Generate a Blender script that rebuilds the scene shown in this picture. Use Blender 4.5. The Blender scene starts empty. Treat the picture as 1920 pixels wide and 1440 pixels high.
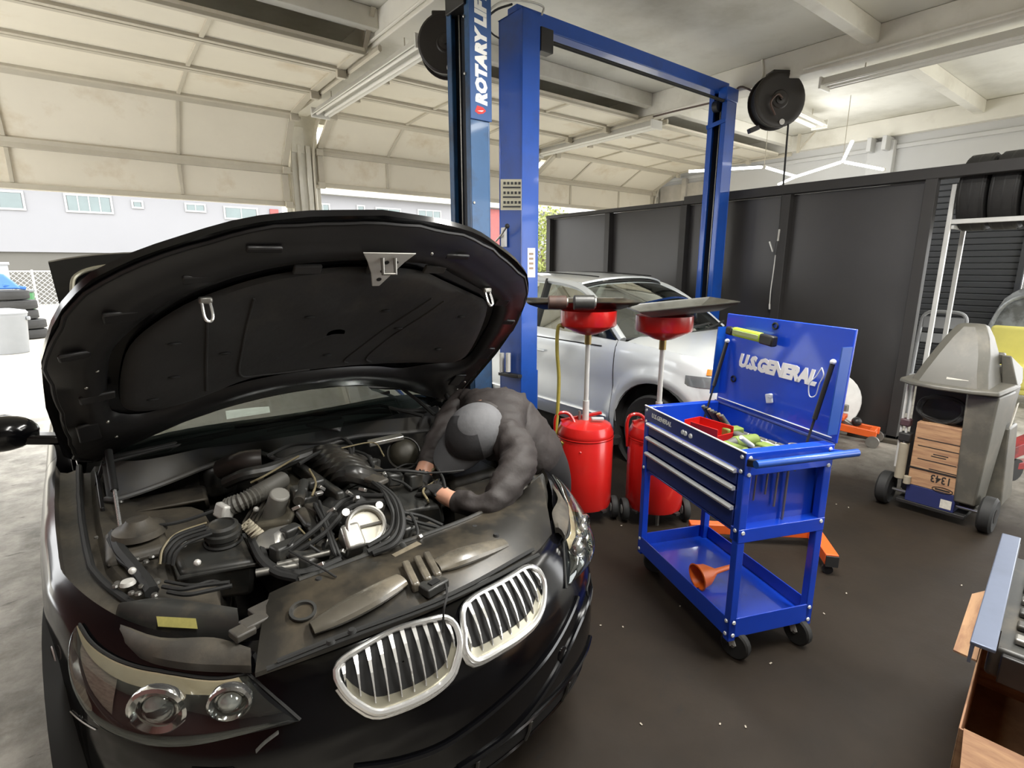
import bpy, bmesh, math, random
import numpy as np
from mathutils import Vector, Matrix, Euler
random.seed(7)
sc = bpy.context.scene
col = sc.collection
# ------------------------------------------------------------------ camera
FPX = 1000.0; PITCH = math.atan(220/1000.0); HC = 1.65; HEAD = math.radians(52.2)
Fh = np.array([math.cos(HEAD), math.sin(HEAD), 0.0]); Rh = np.array([math.sin(HEAD), -math.cos(HEAD), 0.0]); Uh = np.array([0, 0, 1.0])
fwv = Fh*math.cos(PITCH) - Uh*math.sin(PITCH); upv = Fh*math.sin(PITCH) + Uh*math.cos(PITCH)
CP = np.array([0, 0, HC])
cam = bpy.data.cameras.new('camera'); cam.sensor_width = 36.0; cam.lens = FPX*36/1920; cam.clip_start = .02; cam.clip_end = 300
camo = bpy.data.objects.new('camera', cam); col.objects.link(camo)
mw = Matrix(((Rh[0], upv[0], -fwv[0], 0), (Rh[1], upv[1], -fwv[1], 0), (Rh[2], upv[2], -fwv[2], HC), (0, 0, 0, 1)))
camo.matrix_world = mw
sc.camera = camo
# a pixel of the photograph gives a ray; the plane it is cut with gives the distance
def ray(x, y): return fwv + Rh*(x-960)/FPX - upv*(y-720)/FPX
def atz(x, y, z=0.0): d = ray(x, y); return CP + d*((z-HC)/d[2])
def atX(x, y, X): d = ray(x, y); return CP + d*(X/d[0])
def atY(x, y, Y): d = ray(x, y); return CP + d*(Y/d[1])
# ------------------------------------------------------------------ world, exposure
sc.view_settings.view_transform = 'Standard'; sc.view_settings.look = 'None'
sc.view_settings.gamma = 1.0; sc.view_settings.use_curve_mapping = False
sc.view_settings.exposure = 0.72
world = bpy.data.worlds.new('overcast_sky'); sc.world = world; world.use_nodes = True
nt = world.node_tree; bg = nt.nodes['Background']
bg.inputs[0].default_value = (0.975, 0.985, 0.985, 1); bg.inputs[1].default_value = 4.0
# ------------------------------------------------------------------ materials
def lin(c): return tuple(((v/255)/12.92 if v/255 <= .04045 else ((v/255+.055)/1.055)**2.4) for v in c)
MATS = {}
def mat(name, c, rough=.5, metal=0.0, var=.12, scale=6.0, bump=0.0, bscale=None, coat=0.0, dirt=None, dscale=3.0, dpos=(.45, .62), spec=None, emit=0.0, stretch=None):
    """procedural principled material; c and dirt are sRGB triples"""
    if name in MATS: return MATS[name]
    m = bpy.data.materials.new(name); m.use_nodes = True; MATS[name] = m
    N = m.node_tree.nodes; L = m.node_tree.links; b = N['Principled BSDF']
    c = lin(c)
    b.inputs['Roughness'].default_value = rough; b.inputs['Metallic'].default_value = metal
    if coat: b.inputs['Coat Weight'].default_value = coat; b.inputs['Coat Roughness'].default_value = .06
    if spec is not None: b.inputs['Specular IOR Level'].default_value = spec
    tc = N.new('ShaderNodeTexCoord'); co = tc.outputs['Object']
    if stretch:
        mp = N.new('ShaderNodeMapping'); mp.inputs['Scale'].default_value = stretch; L.new(co, mp.inputs[0]); co = mp.outputs[0]
    nz = N.new('ShaderNodeTexNoise'); nz.inputs['Scale'].default_value = scale; nz.inputs['Detail'].default_value = 5; nz.inputs['Roughness'].default_value = .6
    L.new(co, nz.inputs['Vector'])
    rp = N.new('ShaderNodeValToRGB'); e = rp.color_ramp.elements
    e[0].position = .3; e[1].position = .7
    e[0].color = tuple(v*(1-var) for v in c)+(1,); e[1].color = tuple(min(1, v*(1+var)) for v in c)+(1,)
    L.new(nz.outputs['Fac'], rp.inputs[0]); outc = rp.outputs[0]
    if dirt is not None:
        n2 = N.new('ShaderNodeTexNoise'); n2.inputs['Scale'].default_value = dscale; n2.inputs['Detail'].default_value = 8; n2.inputs['Roughness'].default_value = .65
        L.new(co, n2.inputs['Vector'])
        r2 = N.new('ShaderNodeValToRGB'); r2.color_ramp.elements[0].position = dpos[0]; r2.color_ramp.elements[1].position = dpos[1]
        L.new(n2.outputs['Fac'], r2.inputs[0])
        mx = N.new('ShaderNodeMix'); mx.data_type = 'RGBA'
        L.new(r2.outputs[0], mx.inputs[0]); L.new(outc, mx.inputs[6]); mx.inputs[7].default_value = lin(dirt)+(1,)
        outc = mx.outputs[2]
    L.new(outc, b.inputs['Base Color'])
    if bump:
        n3 = N.new('ShaderNodeTexNoise'); n3.inputs['Scale'].default_value = bscale or scale*6; n3.inputs['Detail'].default_value = 4
        L.new(co, n3.inputs['Vector'])
        bp = N.new('ShaderNodeBump'); bp.inputs['Strength'].default_value = bump; bp.inputs['Distance'].default_value = .01
        L.new(n3.outputs['Fac'], bp.inputs['Height']); L.new(bp.outputs[0], b.inputs['Normal'])
    if emit:
        b.inputs['Emission Color'].default_value = c+(1,); b.inputs['Emission Strength'].default_value = emit
    return m
def glass(name, tint=(.75, .82, .8), clear=.75, rough=.02):
    if name in MATS: return MATS[name]
    m = bpy.data.materials.new(name); m.use_nodes = True; MATS[name] = m
    N = m.node_tree.nodes; L = m.node_tree.links; N.remove(N['Principled BSDF'])
    fr = N.new('ShaderNodeFresnel'); fr.inputs[0].default_value = 1.5
    mp = N.new('ShaderNodeMapRange'); mp.inputs[3].default_value = 1-clear; mp.inputs[4].default_value = 1.0
    gl = N.new('ShaderNodeBsdfGlossy'); gl.inputs['Roughness'].default_value = rough; gl.inputs['Color'].default_value = (.9, .95, .93, 1)
    tr = N.new('ShaderNodeBsdfTransparent'); tr.inputs[0].default_value = tint+(1,)
    nz = N.new('ShaderNodeTexNoise'); nz.inputs['Scale'].default_value = 3
    ad = N.new('ShaderNodeMath'); ad.operation = 'MULTIPLY_ADD'; ad.inputs[1].default_value = .06
    mx = N.new('ShaderNodeMixShader')
    L.new(fr.outputs[0], mp.inputs[0]); L.new(nz.outputs['Fac'], ad.inputs[0]); L.new(mp.outputs[0], ad.inputs[2])
    L.new(ad.outputs[0], mx.inputs[0]); L.new(tr.outputs[0], mx.inputs[1]); L.new(gl.outputs[0], mx.inputs[2])
    L.new(mx.outputs[0], N['Material Output'].inputs[0])
    return m
# ------------------------------------------------------------------ mesh helpers
def V(*a): return np.array(a if len(a) > 1 else a[0], float)
def nrm(v): v = np.asarray(v, float); n = np.linalg.norm(v); return v/n if n > 1e-12 else v
def frame(d):
    d = nrm(d); a = V(0, 0, 1) if abs(d[2]) < .95 else V(1, 0, 0)
    x = nrm(np.cross(a, d)); return x, np.cross(d, x), d
def spline(pts, n=6, closed=False):
    P = [np.asarray(p, float) for p in pts]
    if len(P) < 3: return P
    out = []; m = len(P); rng = range(m if closed else m-1)
    for i in rng:
        if closed: a, b, c, d = P[(i-1) % m], P[i], P[(i+1) % m], P[(i+2) % m]
        else:
            b, c = P[i], P[i+1]; a = P[i-1] if i else 2*b-c; d = P[i+2] if i+2 < m else 2*c-b
        for k in range(n):
            t = k/n
            out.append(.5*((2*b)+(-a+c)*t+(2*a-5*b+4*c-d)*t*t+(-a+3*b-3*c+d)*t**3))
    if not closed: out.append(P[-1])
    return out
def interp(x, tab):
    xs = [a for a, _ in tab]; return float(np.interp(x, xs, [b for _, b in tab]))
class MB:
    def __init__(s): s.v = []; s.f = []
    def add(s, vs, fs):
        o = len(s.v); s.v += [tuple(map(float, p)) for p in vs]; s.f += [tuple(i+o for i in f) for f in fs]; return s
    def hexa(s, p):   # 8 points: bottom loop, top loop
        return s.add(p, [(3, 2, 1, 0), (4, 5, 6, 7), (0, 1, 5, 4), (1, 2, 6, 5), (2, 3, 7, 6), (3, 0, 4, 7)])
    def box(s, c, d, R=None):
        hx, hy, hz = d[0]/2, d[1]/2, d[2]/2
        P = [V(-hx, -hy, -hz), V(hx, -hy, -hz), V(hx, hy, -hz), V(-hx, hy, -hz), V(-hx, -hy, hz), V(hx, -hy, hz), V(hx, hy, hz), V(-hx, hy, hz)]
        if R is not None: R = np.array(R)[:3, :3]; P = [R @ p for p in P]
        return s.hexa([p+V(c) for p in P])
    def bb(s, a, b):
        a = V(a); b = V(b); return s.box((a+b)/2, np.abs(b-a))
    def bar(s, p0, p1, w, h, up=(0, 0, 1)):   # box beam between two points
        p0 = V(p0); p1 = V(p1); d = nrm(p1-p0); x = nrm(np.cross(d, V(up)))
        if np.linalg.norm(x) < .1: x, _, _ = frame(d)
        y = np.cross(x, d); P = []
        for p in (p0, p1):
            P += [p-x*w/2-y*h/2, p+x*w/2-y*h/2, p+x*w/2+y*h/2, p-x*w/2+y*h/2]
        return s.hexa(P)
    def cyl(s, p0, p1, r, r1=None, n=16, caps=True):
        p0 = V(p0); p1 = V(p1); r1 = r if r1 is None else r1; x, y, d = frame(p1-p0)
        a = [2*math.pi*i/n for i in range(n)]
        vs = [p0+r*(x*math.cos(t)+y*math.sin(t)) for t in a]+[p1+r1*(x*math.cos(t)+y*math.sin(t)) for t in a]
        fs = [(i, (i+1) % n, n+(i+1) % n, n+i) for i in range(n)]
        if caps: fs += [tuple(range(n-1, -1, -1)), tuple(range(n, 2*n))]
        return s.add(vs, fs)
    def tube(s, pts, r, n=8, closed=False, caps=True, flat=1.0):
        P = [V(p) for p in pts]; m = len(P); rr = r if hasattr(r, '__len__') else [r]*m
        T = [nrm((P[(i+1) % m] if closed or i < m-1 else P[i])-(P[i-1] if closed or i > 0 else P[i])) for i in range(m)]
        x, y, _ = frame(T[0]); vs = []
        for i in range(m):
            x = nrm(x-T[i]*np.dot(x, T[i])); y = np.cross(T[i], x)
            for k in range(n):
                t = 2*math.pi*k/n; vs.append(P[i]+rr[i]*(x*math.cos(t)+flat*y*math.sin(t)))
        fs = []
        for i in range(m if closed else m-1):
            a = i*n; b = ((i+1) % m)*n
            for k in range(n): fs.append((a+k, a+(k+1) % n, b+(k+1) % n, b+k))
        if caps and not closed: fs += [tuple(range(n-1, -1, -1)), tuple(range((m-1)*n, m*n))]
        return s.add(vs, fs)
    def lathe(s, prof, o=(0, 0, 0), ax=(0, 0, 1), n=24, cap=True):
        o = V(o); x, y, d = frame(ax); vs = []
        for r, h in prof:
            for k in range(n):
                t = 2*math.pi*k/n; vs.append(o+d*h+r*(x*math.cos(t)+y*math.sin(t)))
        m = len(prof); fs = []
        for i in range(m-1):
            for k in range(n): fs.append((i*n+k, i*n+(k+1) % n, (i+1)*n+(k+1) % n, (i+1)*n+k))
        if cap: fs += [tuple(range(n-1, -1, -1)), tuple(range((m-1)*n, m*n))]
        return s.add(vs, fs)
    def grid(s, rows, cu=False):
        m = len(rows); n = len(rows[0]); vs = [p for r in rows for p in r]; fs = []
        for i in range(m-1):
            for k in range(n if cu else n-1): fs.append((i*n+k, i*n+(k+1) % n, (i+1)*n+(k+1) % n, (i+1)*n+k))
        return s.add(vs, fs)
    def shell(s, rows, off):      # grid with thickness: offset vector (or array of vectors)
        m = len(rows); n = len(rows[0]); A = np.array(rows, float); B = A+np.asarray(off, float)
        vs = list(A.reshape(-1, 3))+list(B.reshape(-1, 3)); N = m*n; fs = []
        for i in range(m-1):
            for k in range(n-1):
                q = (i*n+k, i*n+k+1, (i+1)*n+k+1, (i+1)*n+k); fs.append(q[::-1]); fs.append(tuple(j+N for j in q))
        edge = [(0*n+k, k+1) for k in range(n-1)]+[(i*n+n-1, (i+1)*n+n-1) for i in range(m-1)]+[((m-1)*n+k+1, (m-1)*n+k) for k in range(n-1)]+[((i+1)*n, i*n) for i in range(m-1)]
        for a, b in edge: fs.append((a, b, b+N, a+N))
        return s.add(vs, fs)
    def prism(s, poly, off):
        n = len(poly); A = [V(p) for p in poly]; B = [p+V(off) for p in A]
        fs = [tuple(range(n-1, -1, -1)), tuple(range(n, 2*n))]+[(i, (i+1) % n, n+(i+1) % n, n+i) for i in range(n)]
        return s.add(A+B, fs)
    def ball(s, c, r, sc_=(1, 1, 1), nu=16, nv=10, R=None):
        c = V(c); prof = []
        vs = []; R = np.eye(3) if R is None else np.array(R)[:3, :3]
        for i in range(nv+1):
            ph = math.pi*i/nv
            for k in range(nu):
                t = 2*math.pi*k/nu; p = V(math.sin(ph)*math.cos(t)*sc_[0], math.sin(ph)*math.sin(t)*sc_[1], math.cos(ph)*sc_[2])*r
                vs.append(c+R @ p)
        fs = []
        for i in range(nv):
            for k in range(nu): fs.append((i*nu+k, (i+1)*nu+k, (i+1)*nu+(k+1) % nu, i*nu+(k+1) % nu))
        return s.add(vs, fs)
    def build(s, name, m, parent=None, smooth=35, bevel=0, world=False, seg=2):
        vs = s.v
        if world and parent is not None:
            r = parent
            while r.parent is not None: r = r.parent
            inv = np.array(ROOT[r.name].inverted()); A = np.c_[np.array(vs), np.ones(len(vs))] @ inv.T; vs = [tuple(a) for a in A[:, :3]]
        me = bpy.data.meshes.new(name); me.from_pydata(vs, [], s.f); me.validate()
        bm = bmesh.new(); bm.from_mesh(me); bmesh.ops.remove_doubles(bm, verts=bm.verts, dist=1e-5); bmesh.ops.recalc_face_normals(bm, faces=bm.faces); bm.to_mesh(me); bm.free()
        if smooth:
            me.polygons.foreach_set('use_smooth', [True]*len(me.polygons)); me.set_sharp_from_angle(angle=math.radians(smooth))
        me.materials.append(m if not isinstance(m, str) else MATS[m])
        o = bpy.data.objects.new(name, me); col.objects.link(o)
        if parent is not None: o.parent = parent
        if bevel:
            b = o.modifiers.new('bevel', 'BEVEL'); b.width = bevel; b.segments = seg; b.limit_method = 'ANGLE'; b.angle_limit = math.radians(40)
        return o
ROOT = {}
def tag(o, label=None, cat=None, group=None, kind=None):
    if label: o['label'] = label
    if cat: o['category'] = cat
    if group: o['group'] = group
    if kind: o['kind'] = kind
    return o
def thing(name, label, cat, loc=(0, 0, 0), rz=0.0, group=None, kind=None):
    o = bpy.data.objects.new(name, None); col.objects.link(o); o.empty_display_size = .1
    o.location = loc; o.rotation_euler = (0, 0, rz)
    ROOT[o.name] = Matrix.Translation(Vector([float(v) for v in loc])) @ Matrix.Rotation(rz, 4, 'Z')
    return tag(o, label, cat, group, kind)
def copy_tree(o, parent=None, loc=None, rz=None, label=None):
    c = o.copy(); col.objects.link(c); c.parent = parent
    if loc is not None: c.location = loc
    if rz is not None: c.rotation_euler = (0, 0, rz)
    if label: c['label'] = label
    for ch in list(o.children): copy_tree(ch, c)
    return c
def dup(o, parent): c = o.copy(); col.objects.link(c); c.parent = parent; return c
def text(name, s, size, m, parent, M, ext=.001, shear=0.0, bold=0.0, space=1.0, ax='LEFT', sx=1.0):
    cu = bpy.data.curves.new(name, 'FONT'); cu.body = s; cu.size = size; cu.extrude = ext; cu.shear = shear; cu.offset = bold; cu.space_character = space; cu.align_x = ax
    cu.resolution_u = 2
    t = bpy.data.objects.new(name+'_c', cu); col.objects.link(t); dg = bpy.context.evaluated_depsgraph_get(); dg.update()
    me = bpy.data.meshes.new_from_object(t.evaluated_get(dg)); bpy.data.objects.remove(t); bpy.data.curves.remove(cu)
    me.transform(Matrix.Diagonal((sx, 1, 1, 1))); me.transform(M); me.materials.clear(); me.materials.append(m)
    me.name = name
    o = bpy.data.objects.new(name, me); col.objects.link(o); o.parent = parent; return o
def basis(o, x, y):   # matrix whose local x/y axes are the given directions
    x = Vector(nrm(x)); y = Vector(nrm(y)); z = x.cross(y)
    return Matrix(((x[0], y[0], z[0], o[0]), (x[1], y[1], z[1], o[1]), (x[2], y[2], z[2], o[2]), (0, 0, 0, 1)))
def rotm(rx=0, ry=0, rz=0): return np.array(Euler((rx, ry, rz)).to_matrix())
def lamp(name, kind, energy, loc, parent=None, size=None, size_y=None, colr=(1, 1, 1), rot=(0, 0, 0)):
    l = bpy.data.lights.new(name, kind); l.energy = energy; l.color = colr
    if kind == 'AREA':
        l.shape = 'RECTANGLE'; l.size = size; l.size_y = size_y or size
    o = bpy.data.objects.new(name, l); col.objects.link(o); o.location = loc; o.rotation_euler = rot
    if parent is not None: o.parent = parent
    return o
# ================================================================== THE SETTING
white_paint = mat('white_paint', (226, 223, 212), .6, var=.05, scale=2, dirt=(190, 184, 168), dscale=1.3, dpos=(.5, .8))
ceil_m = mat('ceiling_paint', (222, 220, 210), .65, var=.05, scale=1.2, dirt=(176, 172, 156), dscale=.8, dpos=(.45, .8), bump=.1, bscale=3)
door_m = mat('door_panel_paint', (224, 217, 200), .5, var=.04, scale=1.5, dirt=(196, 178, 146), dscale=1.4, dpos=(.55, .78))
rail_m = mat('door_rail_steel', (190, 183, 166), .45, var=.06, metal=.1)
black_ply = mat('black_partition_paint', (50, 48, 47), .36, var=.08, scale=2.5, bump=.08, bscale=5)
stud_m = mat('black_stud_paint', (42, 40, 39), .6, var=.1)
galv = mat('galvanised_steel', (196, 196, 192), .4, metal=.3, var=.1)
# ---- floor: dark stained shop floor and pale concrete with daylight painted in, with stains of their own shape
def floor_mat():
    m = bpy.data.materials.new('stained_concrete'); m.use_nodes = True; MATS['floor'] = m
    N = m.node_tree.nodes; L = m.node_tree.links; b = N['Principled BSDF']
    tc = N.new('ShaderNodeTexCoord'); co = tc.outputs['Object']
    def noise(s, d=6, r=.6):
        n = N.new('ShaderNodeTexNoise'); n.inputs['Scale'].default_value = s; n.inputs['Detail'].default_value = d; n.inputs['Roughness'].default_value = r; L.new(co, n.inputs['Vector']); return n.outputs['Fac']
    def ramp(f, a, b_, c0, c1):
        r = N.new('ShaderNodeValToRGB'); r.color_ramp.elements[0].position = a; r.color_ramp.elements[1].position = b_
        r.color_ramp.elements[0].color = c0; r.color_ramp.elements[1].color = c1; L.new(f, r.inputs[0]); return r.outputs[0]
    def mix(f, a, b_):
        x = N.new('ShaderNodeMix'); x.data_type = 'RGBA'
        if hasattr(f, 'links'): L.new(f, x.inputs[0])
        else: x.inputs[0].default_value = f
        for i, v in ((6, a), (7, b_)):
            if hasattr(v, 'links'): L.new(v, x.inputs[i])
            else: x.inputs[i].default_value = v
        return x.outputs[2]
    c_ = lambda *a: lin(a)+(1,)
    dark = ramp(noise(2.2), .3, .7, c_(27, 21, 14), c_(38, 30, 21))
    dark = mix(ramp(noise(1.1, 8, .7), .55, .72, (0, 0, 0, 1), (1, 1, 1, 1)), dark, c_(24, 19, 13))
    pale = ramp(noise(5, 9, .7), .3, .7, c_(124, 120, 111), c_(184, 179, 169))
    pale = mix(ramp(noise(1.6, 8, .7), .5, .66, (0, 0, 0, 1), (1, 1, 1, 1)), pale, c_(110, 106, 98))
    sx = N.new('ShaderNodeSeparateXYZ'); L.new(co, sx.inputs[0])
    def mth(op, a, b_):
        k = N.new('ShaderNodeMath'); k.operation = op
        for i, v in ((0, a), (1, b_)):
            if hasattr(v, 'links'): L.new(v, k.inputs[i])
            else: k.inputs[i].default_value = v
        return k.outputs[0]
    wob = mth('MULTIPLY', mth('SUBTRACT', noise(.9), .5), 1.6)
    # pale bay: x < 0.3 ; pale strip by the far wall: x > 4.6 (pale concrete with daylight painted in)
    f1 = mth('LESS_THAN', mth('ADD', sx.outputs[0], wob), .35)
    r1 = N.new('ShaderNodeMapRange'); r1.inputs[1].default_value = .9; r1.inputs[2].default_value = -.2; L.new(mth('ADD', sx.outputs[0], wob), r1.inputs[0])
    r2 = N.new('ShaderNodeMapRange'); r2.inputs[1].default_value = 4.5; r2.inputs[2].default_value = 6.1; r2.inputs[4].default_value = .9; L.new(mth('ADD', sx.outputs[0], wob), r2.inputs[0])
    r3 = N.new('ShaderNodeMapRange'); r3.inputs[1].default_value = 4.0; r3.inputs[2].default_value = 5.2; L.new(mth('ADD', sx.outputs[1], wob), r3.inputs[0])  # floor paled near the doors as if daylit, to bounce light upward
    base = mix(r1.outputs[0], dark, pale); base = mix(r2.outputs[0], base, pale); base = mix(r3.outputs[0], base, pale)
    # oily scuffs
    sc2 = N.new('ShaderNodeMapping'); sc2.inputs['Scale'].default_value = (1.2, 4.5, 1); sc2.inputs['Rotation'].default_value = (0, 0, .5); L.new(co, sc2.inputs[0])
    n4 = N.new('ShaderNodeTexNoise'); n4.inputs['Scale'].default_value = 2.6; n4.inputs['Detail'].default_value = 9; n4.inputs['Roughness'].default_value = .72; L.new(sc2.outputs[0], n4.inputs['Vector'])
    base = mix(ramp(n4.outputs['Fac'], .60, .68, (0, 0, 0, 1), (.8, .8, .8, 1)), base, c_(24, 21, 18))
    L.new(base, b.inputs['Base Color'])
    rr = N.new('ShaderNodeMapRange'); rr.inputs[3].default_value = .5; rr.inputs[4].default_value = .85; b.inputs['Specular IOR Level'].default_value = .25; L.new(noise(3.3), rr.inputs[0]); L.new(rr.outputs[0], b.inputs['Roughness'])
    bp = N.new('ShaderNodeBump'); bp.inputs['Strength'].default_value = .12; bp.inputs['Distance'].default_value = .01; L.new(noise(28, 6, .7), bp.inputs['Height']); L.new(bp.outputs[0], b.inputs['Normal'])
    return m
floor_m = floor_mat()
YD = 7.62; ZC = 3.82
def struct(name, mb, m, label, bevel=0, parent=None, smooth=35):
    o = mb.build(name, m, parent, bevel=bevel, smooth=smooth)
    if parent is None: tag(o, label, kind='structure')
    return o
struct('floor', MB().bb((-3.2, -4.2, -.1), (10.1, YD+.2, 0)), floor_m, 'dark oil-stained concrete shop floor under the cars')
yard_m = mat('yard_concrete', (166, 161, 148), .8, var=.16, scale=.8, dirt=(140, 134, 122), dscale=1.6, dpos=(.5, .7), bump=.2, bscale=8)
struct('ground', MB().bb((-40, YD+.2, -.12), (70, 75, -.005)), yard_m, 'pale sunlit concrete yard outside the bay doors')
struct('ground', MB().bb((-40, -40, -.12), (70, -4.2, -.005)), yard_m, 'pale concrete yard behind the shop')
struct('ceiling', MB().bb((-3.2, -4.2, ZC), (10.1, YD+.25, ZC+.12)), ceil_m, 'white painted timber ceiling of the shop')
# beams along the bays (trim), joists across
BX = (-1.35, 2.39, 6.13, 9.87)
for i, x in enumerate(BX):
    struct('trim_%d' % (i+1), MB().bb((x-.13, -4.0, 3.56), (x+.13, YD, ZC-.002)), white_paint, ['white ceiling beam above the left bay', 'white ceiling beam running to the first door post', 'white ceiling beam carrying the hose reel', 'white ceiling beam against the far right wall'][i], bevel=.008)
n = 5
for j, y in enumerate((-2.75, -.2, 2.3, 4.85)):
    for i in range(3):
        struct('trim_%d' % n, MB().bb((BX[i]+.13, y-.055, 3.66), (BX[i+1]-.13, y+.055, ZC-.002)), white_paint, 'white ceiling joist, %s row from the doors, in the %s bay' % (['fourth', 'third', 'second', 'first'][j], ['left', 'middle', 'right'][i]), bevel=.006); n += 1
# door posts
for i, x in enumerate(BX):
    mb = MB().bb((x-.23, YD-.02, 0), (x+.23, YD+.22, 3.6)).bb((x-.24, YD-.05, 3.1), (x+.05, YD-.02, 3.42)).bb((x-.05, YD-.06, 0), (x+.0, YD-.02, 3.2)).bb((x+.06, YD-.06, 0), (x+.12, YD-.02, 3.2))
    struct('trim_%d' % n, mb, white_paint, ['white post at the far left bay', 'white post between the two left bay doors', 'white post behind the black partition end', 'white post in the far right corner'][i], bevel=.006); n += 1
struct('wall_front', MB().bb((-3.2, YD+.02, 3.5), (10.1, YD+.2, ZC)), white_paint, 'white header wall above the bay doors')
struct('wall_left', MB().bb((-3.3, -4.2, 0), (-3.15, 4.3, ZC)).bb((-3.3, 4.3, 3.15), (-3.15, YD+.2, ZC)).bb((-3.3, 7.0, 0), (-3.15, YD+.2, 3.15)), mat('left_wall_red', (104, 58, 52), .6, var=.08, scale=1), 'dull red left wall of the shop with a wide open bay')
# right wall with a roller door (in view) and an open bay nearer the camera
WX = 9.86
struct('wall_right', MB().bb((WX, 3.3, 0), (WX+.15, YD+.2, ZC)).bb((WX, 1.55, 3.0), (WX+.15, 3.3, ZC)).bb((WX, -2.2, 3.1), (WX+.15, 1.05, ZC)).bb((WX, 1.05, 0), (WX+.15, 1.55, ZC)).bb((WX, -4.2, 0), (WX+.15, -2.2, ZC)), mat('right_wall_paint', (196, 196, 194), .6, var=.04, scale=1), 'white right wall behind the black partition')
struct('wall_back', MB().bb((-3.2, -4.2, 0), (4.2, -4.05, ZC)).bb((4.2, -4.2, 3.2), (10.1, -4.05, ZC)).bb((9.5, -4.2, 0), (10.1, -4.05, 3.2)), mat('back_wall_grey', (120, 116, 110), .6, var=.06, scale=1), 'grey back wall of the shop with a wide open bay')
# pilaster and brackets on the right wall
struct('trim_%d' % n, MB().bb((WX-.12, 3.25, 0), (WX, 3.6, 3.5)).bb((WX-.3, 3.3, 3.35), (WX, 3.36, 3.55)).bb((WX-.3, 3.5, 3.35), (WX, 3.56, 3.55)).bb((WX-.04, .2, 3.38), (WX, YD, 3.44)), mat('right_wall_paint', (200, 200, 196)), 'white pilaster and rail on the right wall', bevel=.006); n += 1
struct('trim_%d' % n, MB().bb((WX-.05, 6.2, 1.2), (WX, 7.5, 3.3)).bb((WX-.1, 6.3, 0), (WX, 6.42, 3.4)).bb((WX-.1, 6.85, 0), (WX, 6.95, 3.4)), mat('grey_board', (178, 173, 163)), 'grey boarding on the right wall by the far door', bevel=.004); n += 1
# roller door slats
rd = thing('door_4', 'dark grey steel roller door behind the tyre rack', None, (WX, 0, 0), kind='structure')
slat_m = mat('roller_door_grey', (56, 58, 62), .55, var=.06)
sl0 = None
sh = MB().bb((-.01, 1.57, 0), (.02, 3.28, .083)).build('slat', slat_m, None, bevel=.014)
for k in range(36):
    o = sh if k == 0 else sh.copy()
    if k: col.objects.link(o)
    o.parent = rd; o.location = (0, 0, k*.0845+.01)
MB().bb((.021, 1.56, 0), (.04, 3.29, 3.05)).build('light_block', slat_m, rd); MB().bb((-.05, 1.56, 0), (.03, 1.62, 3.0)).build('guide_rail', slat_m, rd); MB().bb((-.05, 3.24, 0), (.03, 3.3, 3.0)).build('guide_rail', slat_m, rd)  # sheet added behind the slats to block daylight through their gaps
# ---- sectional bay doors, partly raised
def bay_door(idx, x0, x1, prof, label, stiles):
    d = thing('door_%d' % idx, label, None, ((x0+x1)/2, YD, 0), kind='structure'); w = (x1-x0)/2
    for i in range(len(prof)-1):
        (ya, za), (yb, zb) = prof[i], prof[i+1]; a = V(0, ya-YD, za); b = V(0, yb-YD, zb); t = nrm(b-a); nn = V(0, t[2], -t[1])*1.0
        if nn[1] > 0: nn = -nn      # towards the room / down
        a2 = a+t*.004; b2 = b-t*.004; o = -nn*.03
        p = MB().hexa([a2+V(-w, 0, 0), a2+V(w, 0, 0), b2+V(w, 0, 0), b2+V(-w, 0, 0), a2+V(-w, 0, 0)+o, a2+V(w, 0, 0)+o, b2+V(w, 0, 0)+o, b2+V(-w, 0, 0)+o]).build('panel', door_m, d, bevel=.004)
        for q, tt in ((a2, .03), (b2, -.03)):
            MB().bar(q+t*tt+nn*.012+V(-w, 0, 0), q+t*tt+nn*.012+V(w, 0, 0), .055, .03, up=nn).build('rail', rail_m, p, bevel=.004)
        for s in [-w+.04, w-.04]+[q*w for q in stiles]:
            ww = .075 if abs(abs(s)-(w-.04)) < 1e-6 else .035
            MB().bar(a2+t*.06+nn*.010+V(s, 0, 0), b2-t*.06+nn*.010+V(s, 0, 0), ww, .022, up=nn).build('stile', rail_m, p, bevel=.003)
        for s in (-w, w):
            MB().box(a2+V(s*.985, 0, 0)+nn*.05+t*.02, (.09, .05, .08)).cyl(a2+V(s*.96, 0, 0)+nn*.05, a2+V(s*1.03, 0, 0)+nn*.05, .022, n=10).build('roller_bracket', rail_m, p, bevel=.004)
    # tracks: vertical, bend, horizontal
    zt = prof[-1][1]
    for s in (-w-.05, w+.05):
        pts = [V(s, -.05, .05), V(s, -.05, zt-.62)]+[V(s, -.05-.52*(1-math.cos(q)), zt-.62+.60*math.sin(q)) for q in np.linspace(.2, math.pi/2, 7)]+[V(s, prof[-1][0]-YD-.2, zt-.02)]
        MB().tube(pts, .032, n=6, flat=.6).build('track', rail_m, d)
    return d
bay_door(1, -1.12, 2.19, [(7.55, 2.41), (7.55, 2.87), (7.03, 3.43), (6.28, 3.50), (5.50, 3.51), (4.95, 3.515)], 'cream sectional bay door half raised above the open-bonnet car', (-.62, .27))
bay_door(2, 2.59, 5.93, [(7.58, 2.69), (7.58, 3.16), (6.98, 3.50), (6.25, 3.54), (5.50, 3.545), (4.95, 3.55)], 'white sectional bay door raised behind the blue lift columns', (-.4, .3))
bay_door(3, 6.33, 9.66, [(7.58, 2.72), (7.58, 3.18), (6.98, 3.49), (6.25, 3.53), (5.50, 3.535), (4.95, 3.54)], 'white sectional bay door raised above the far end of the partition', (-.45, .35))
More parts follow.
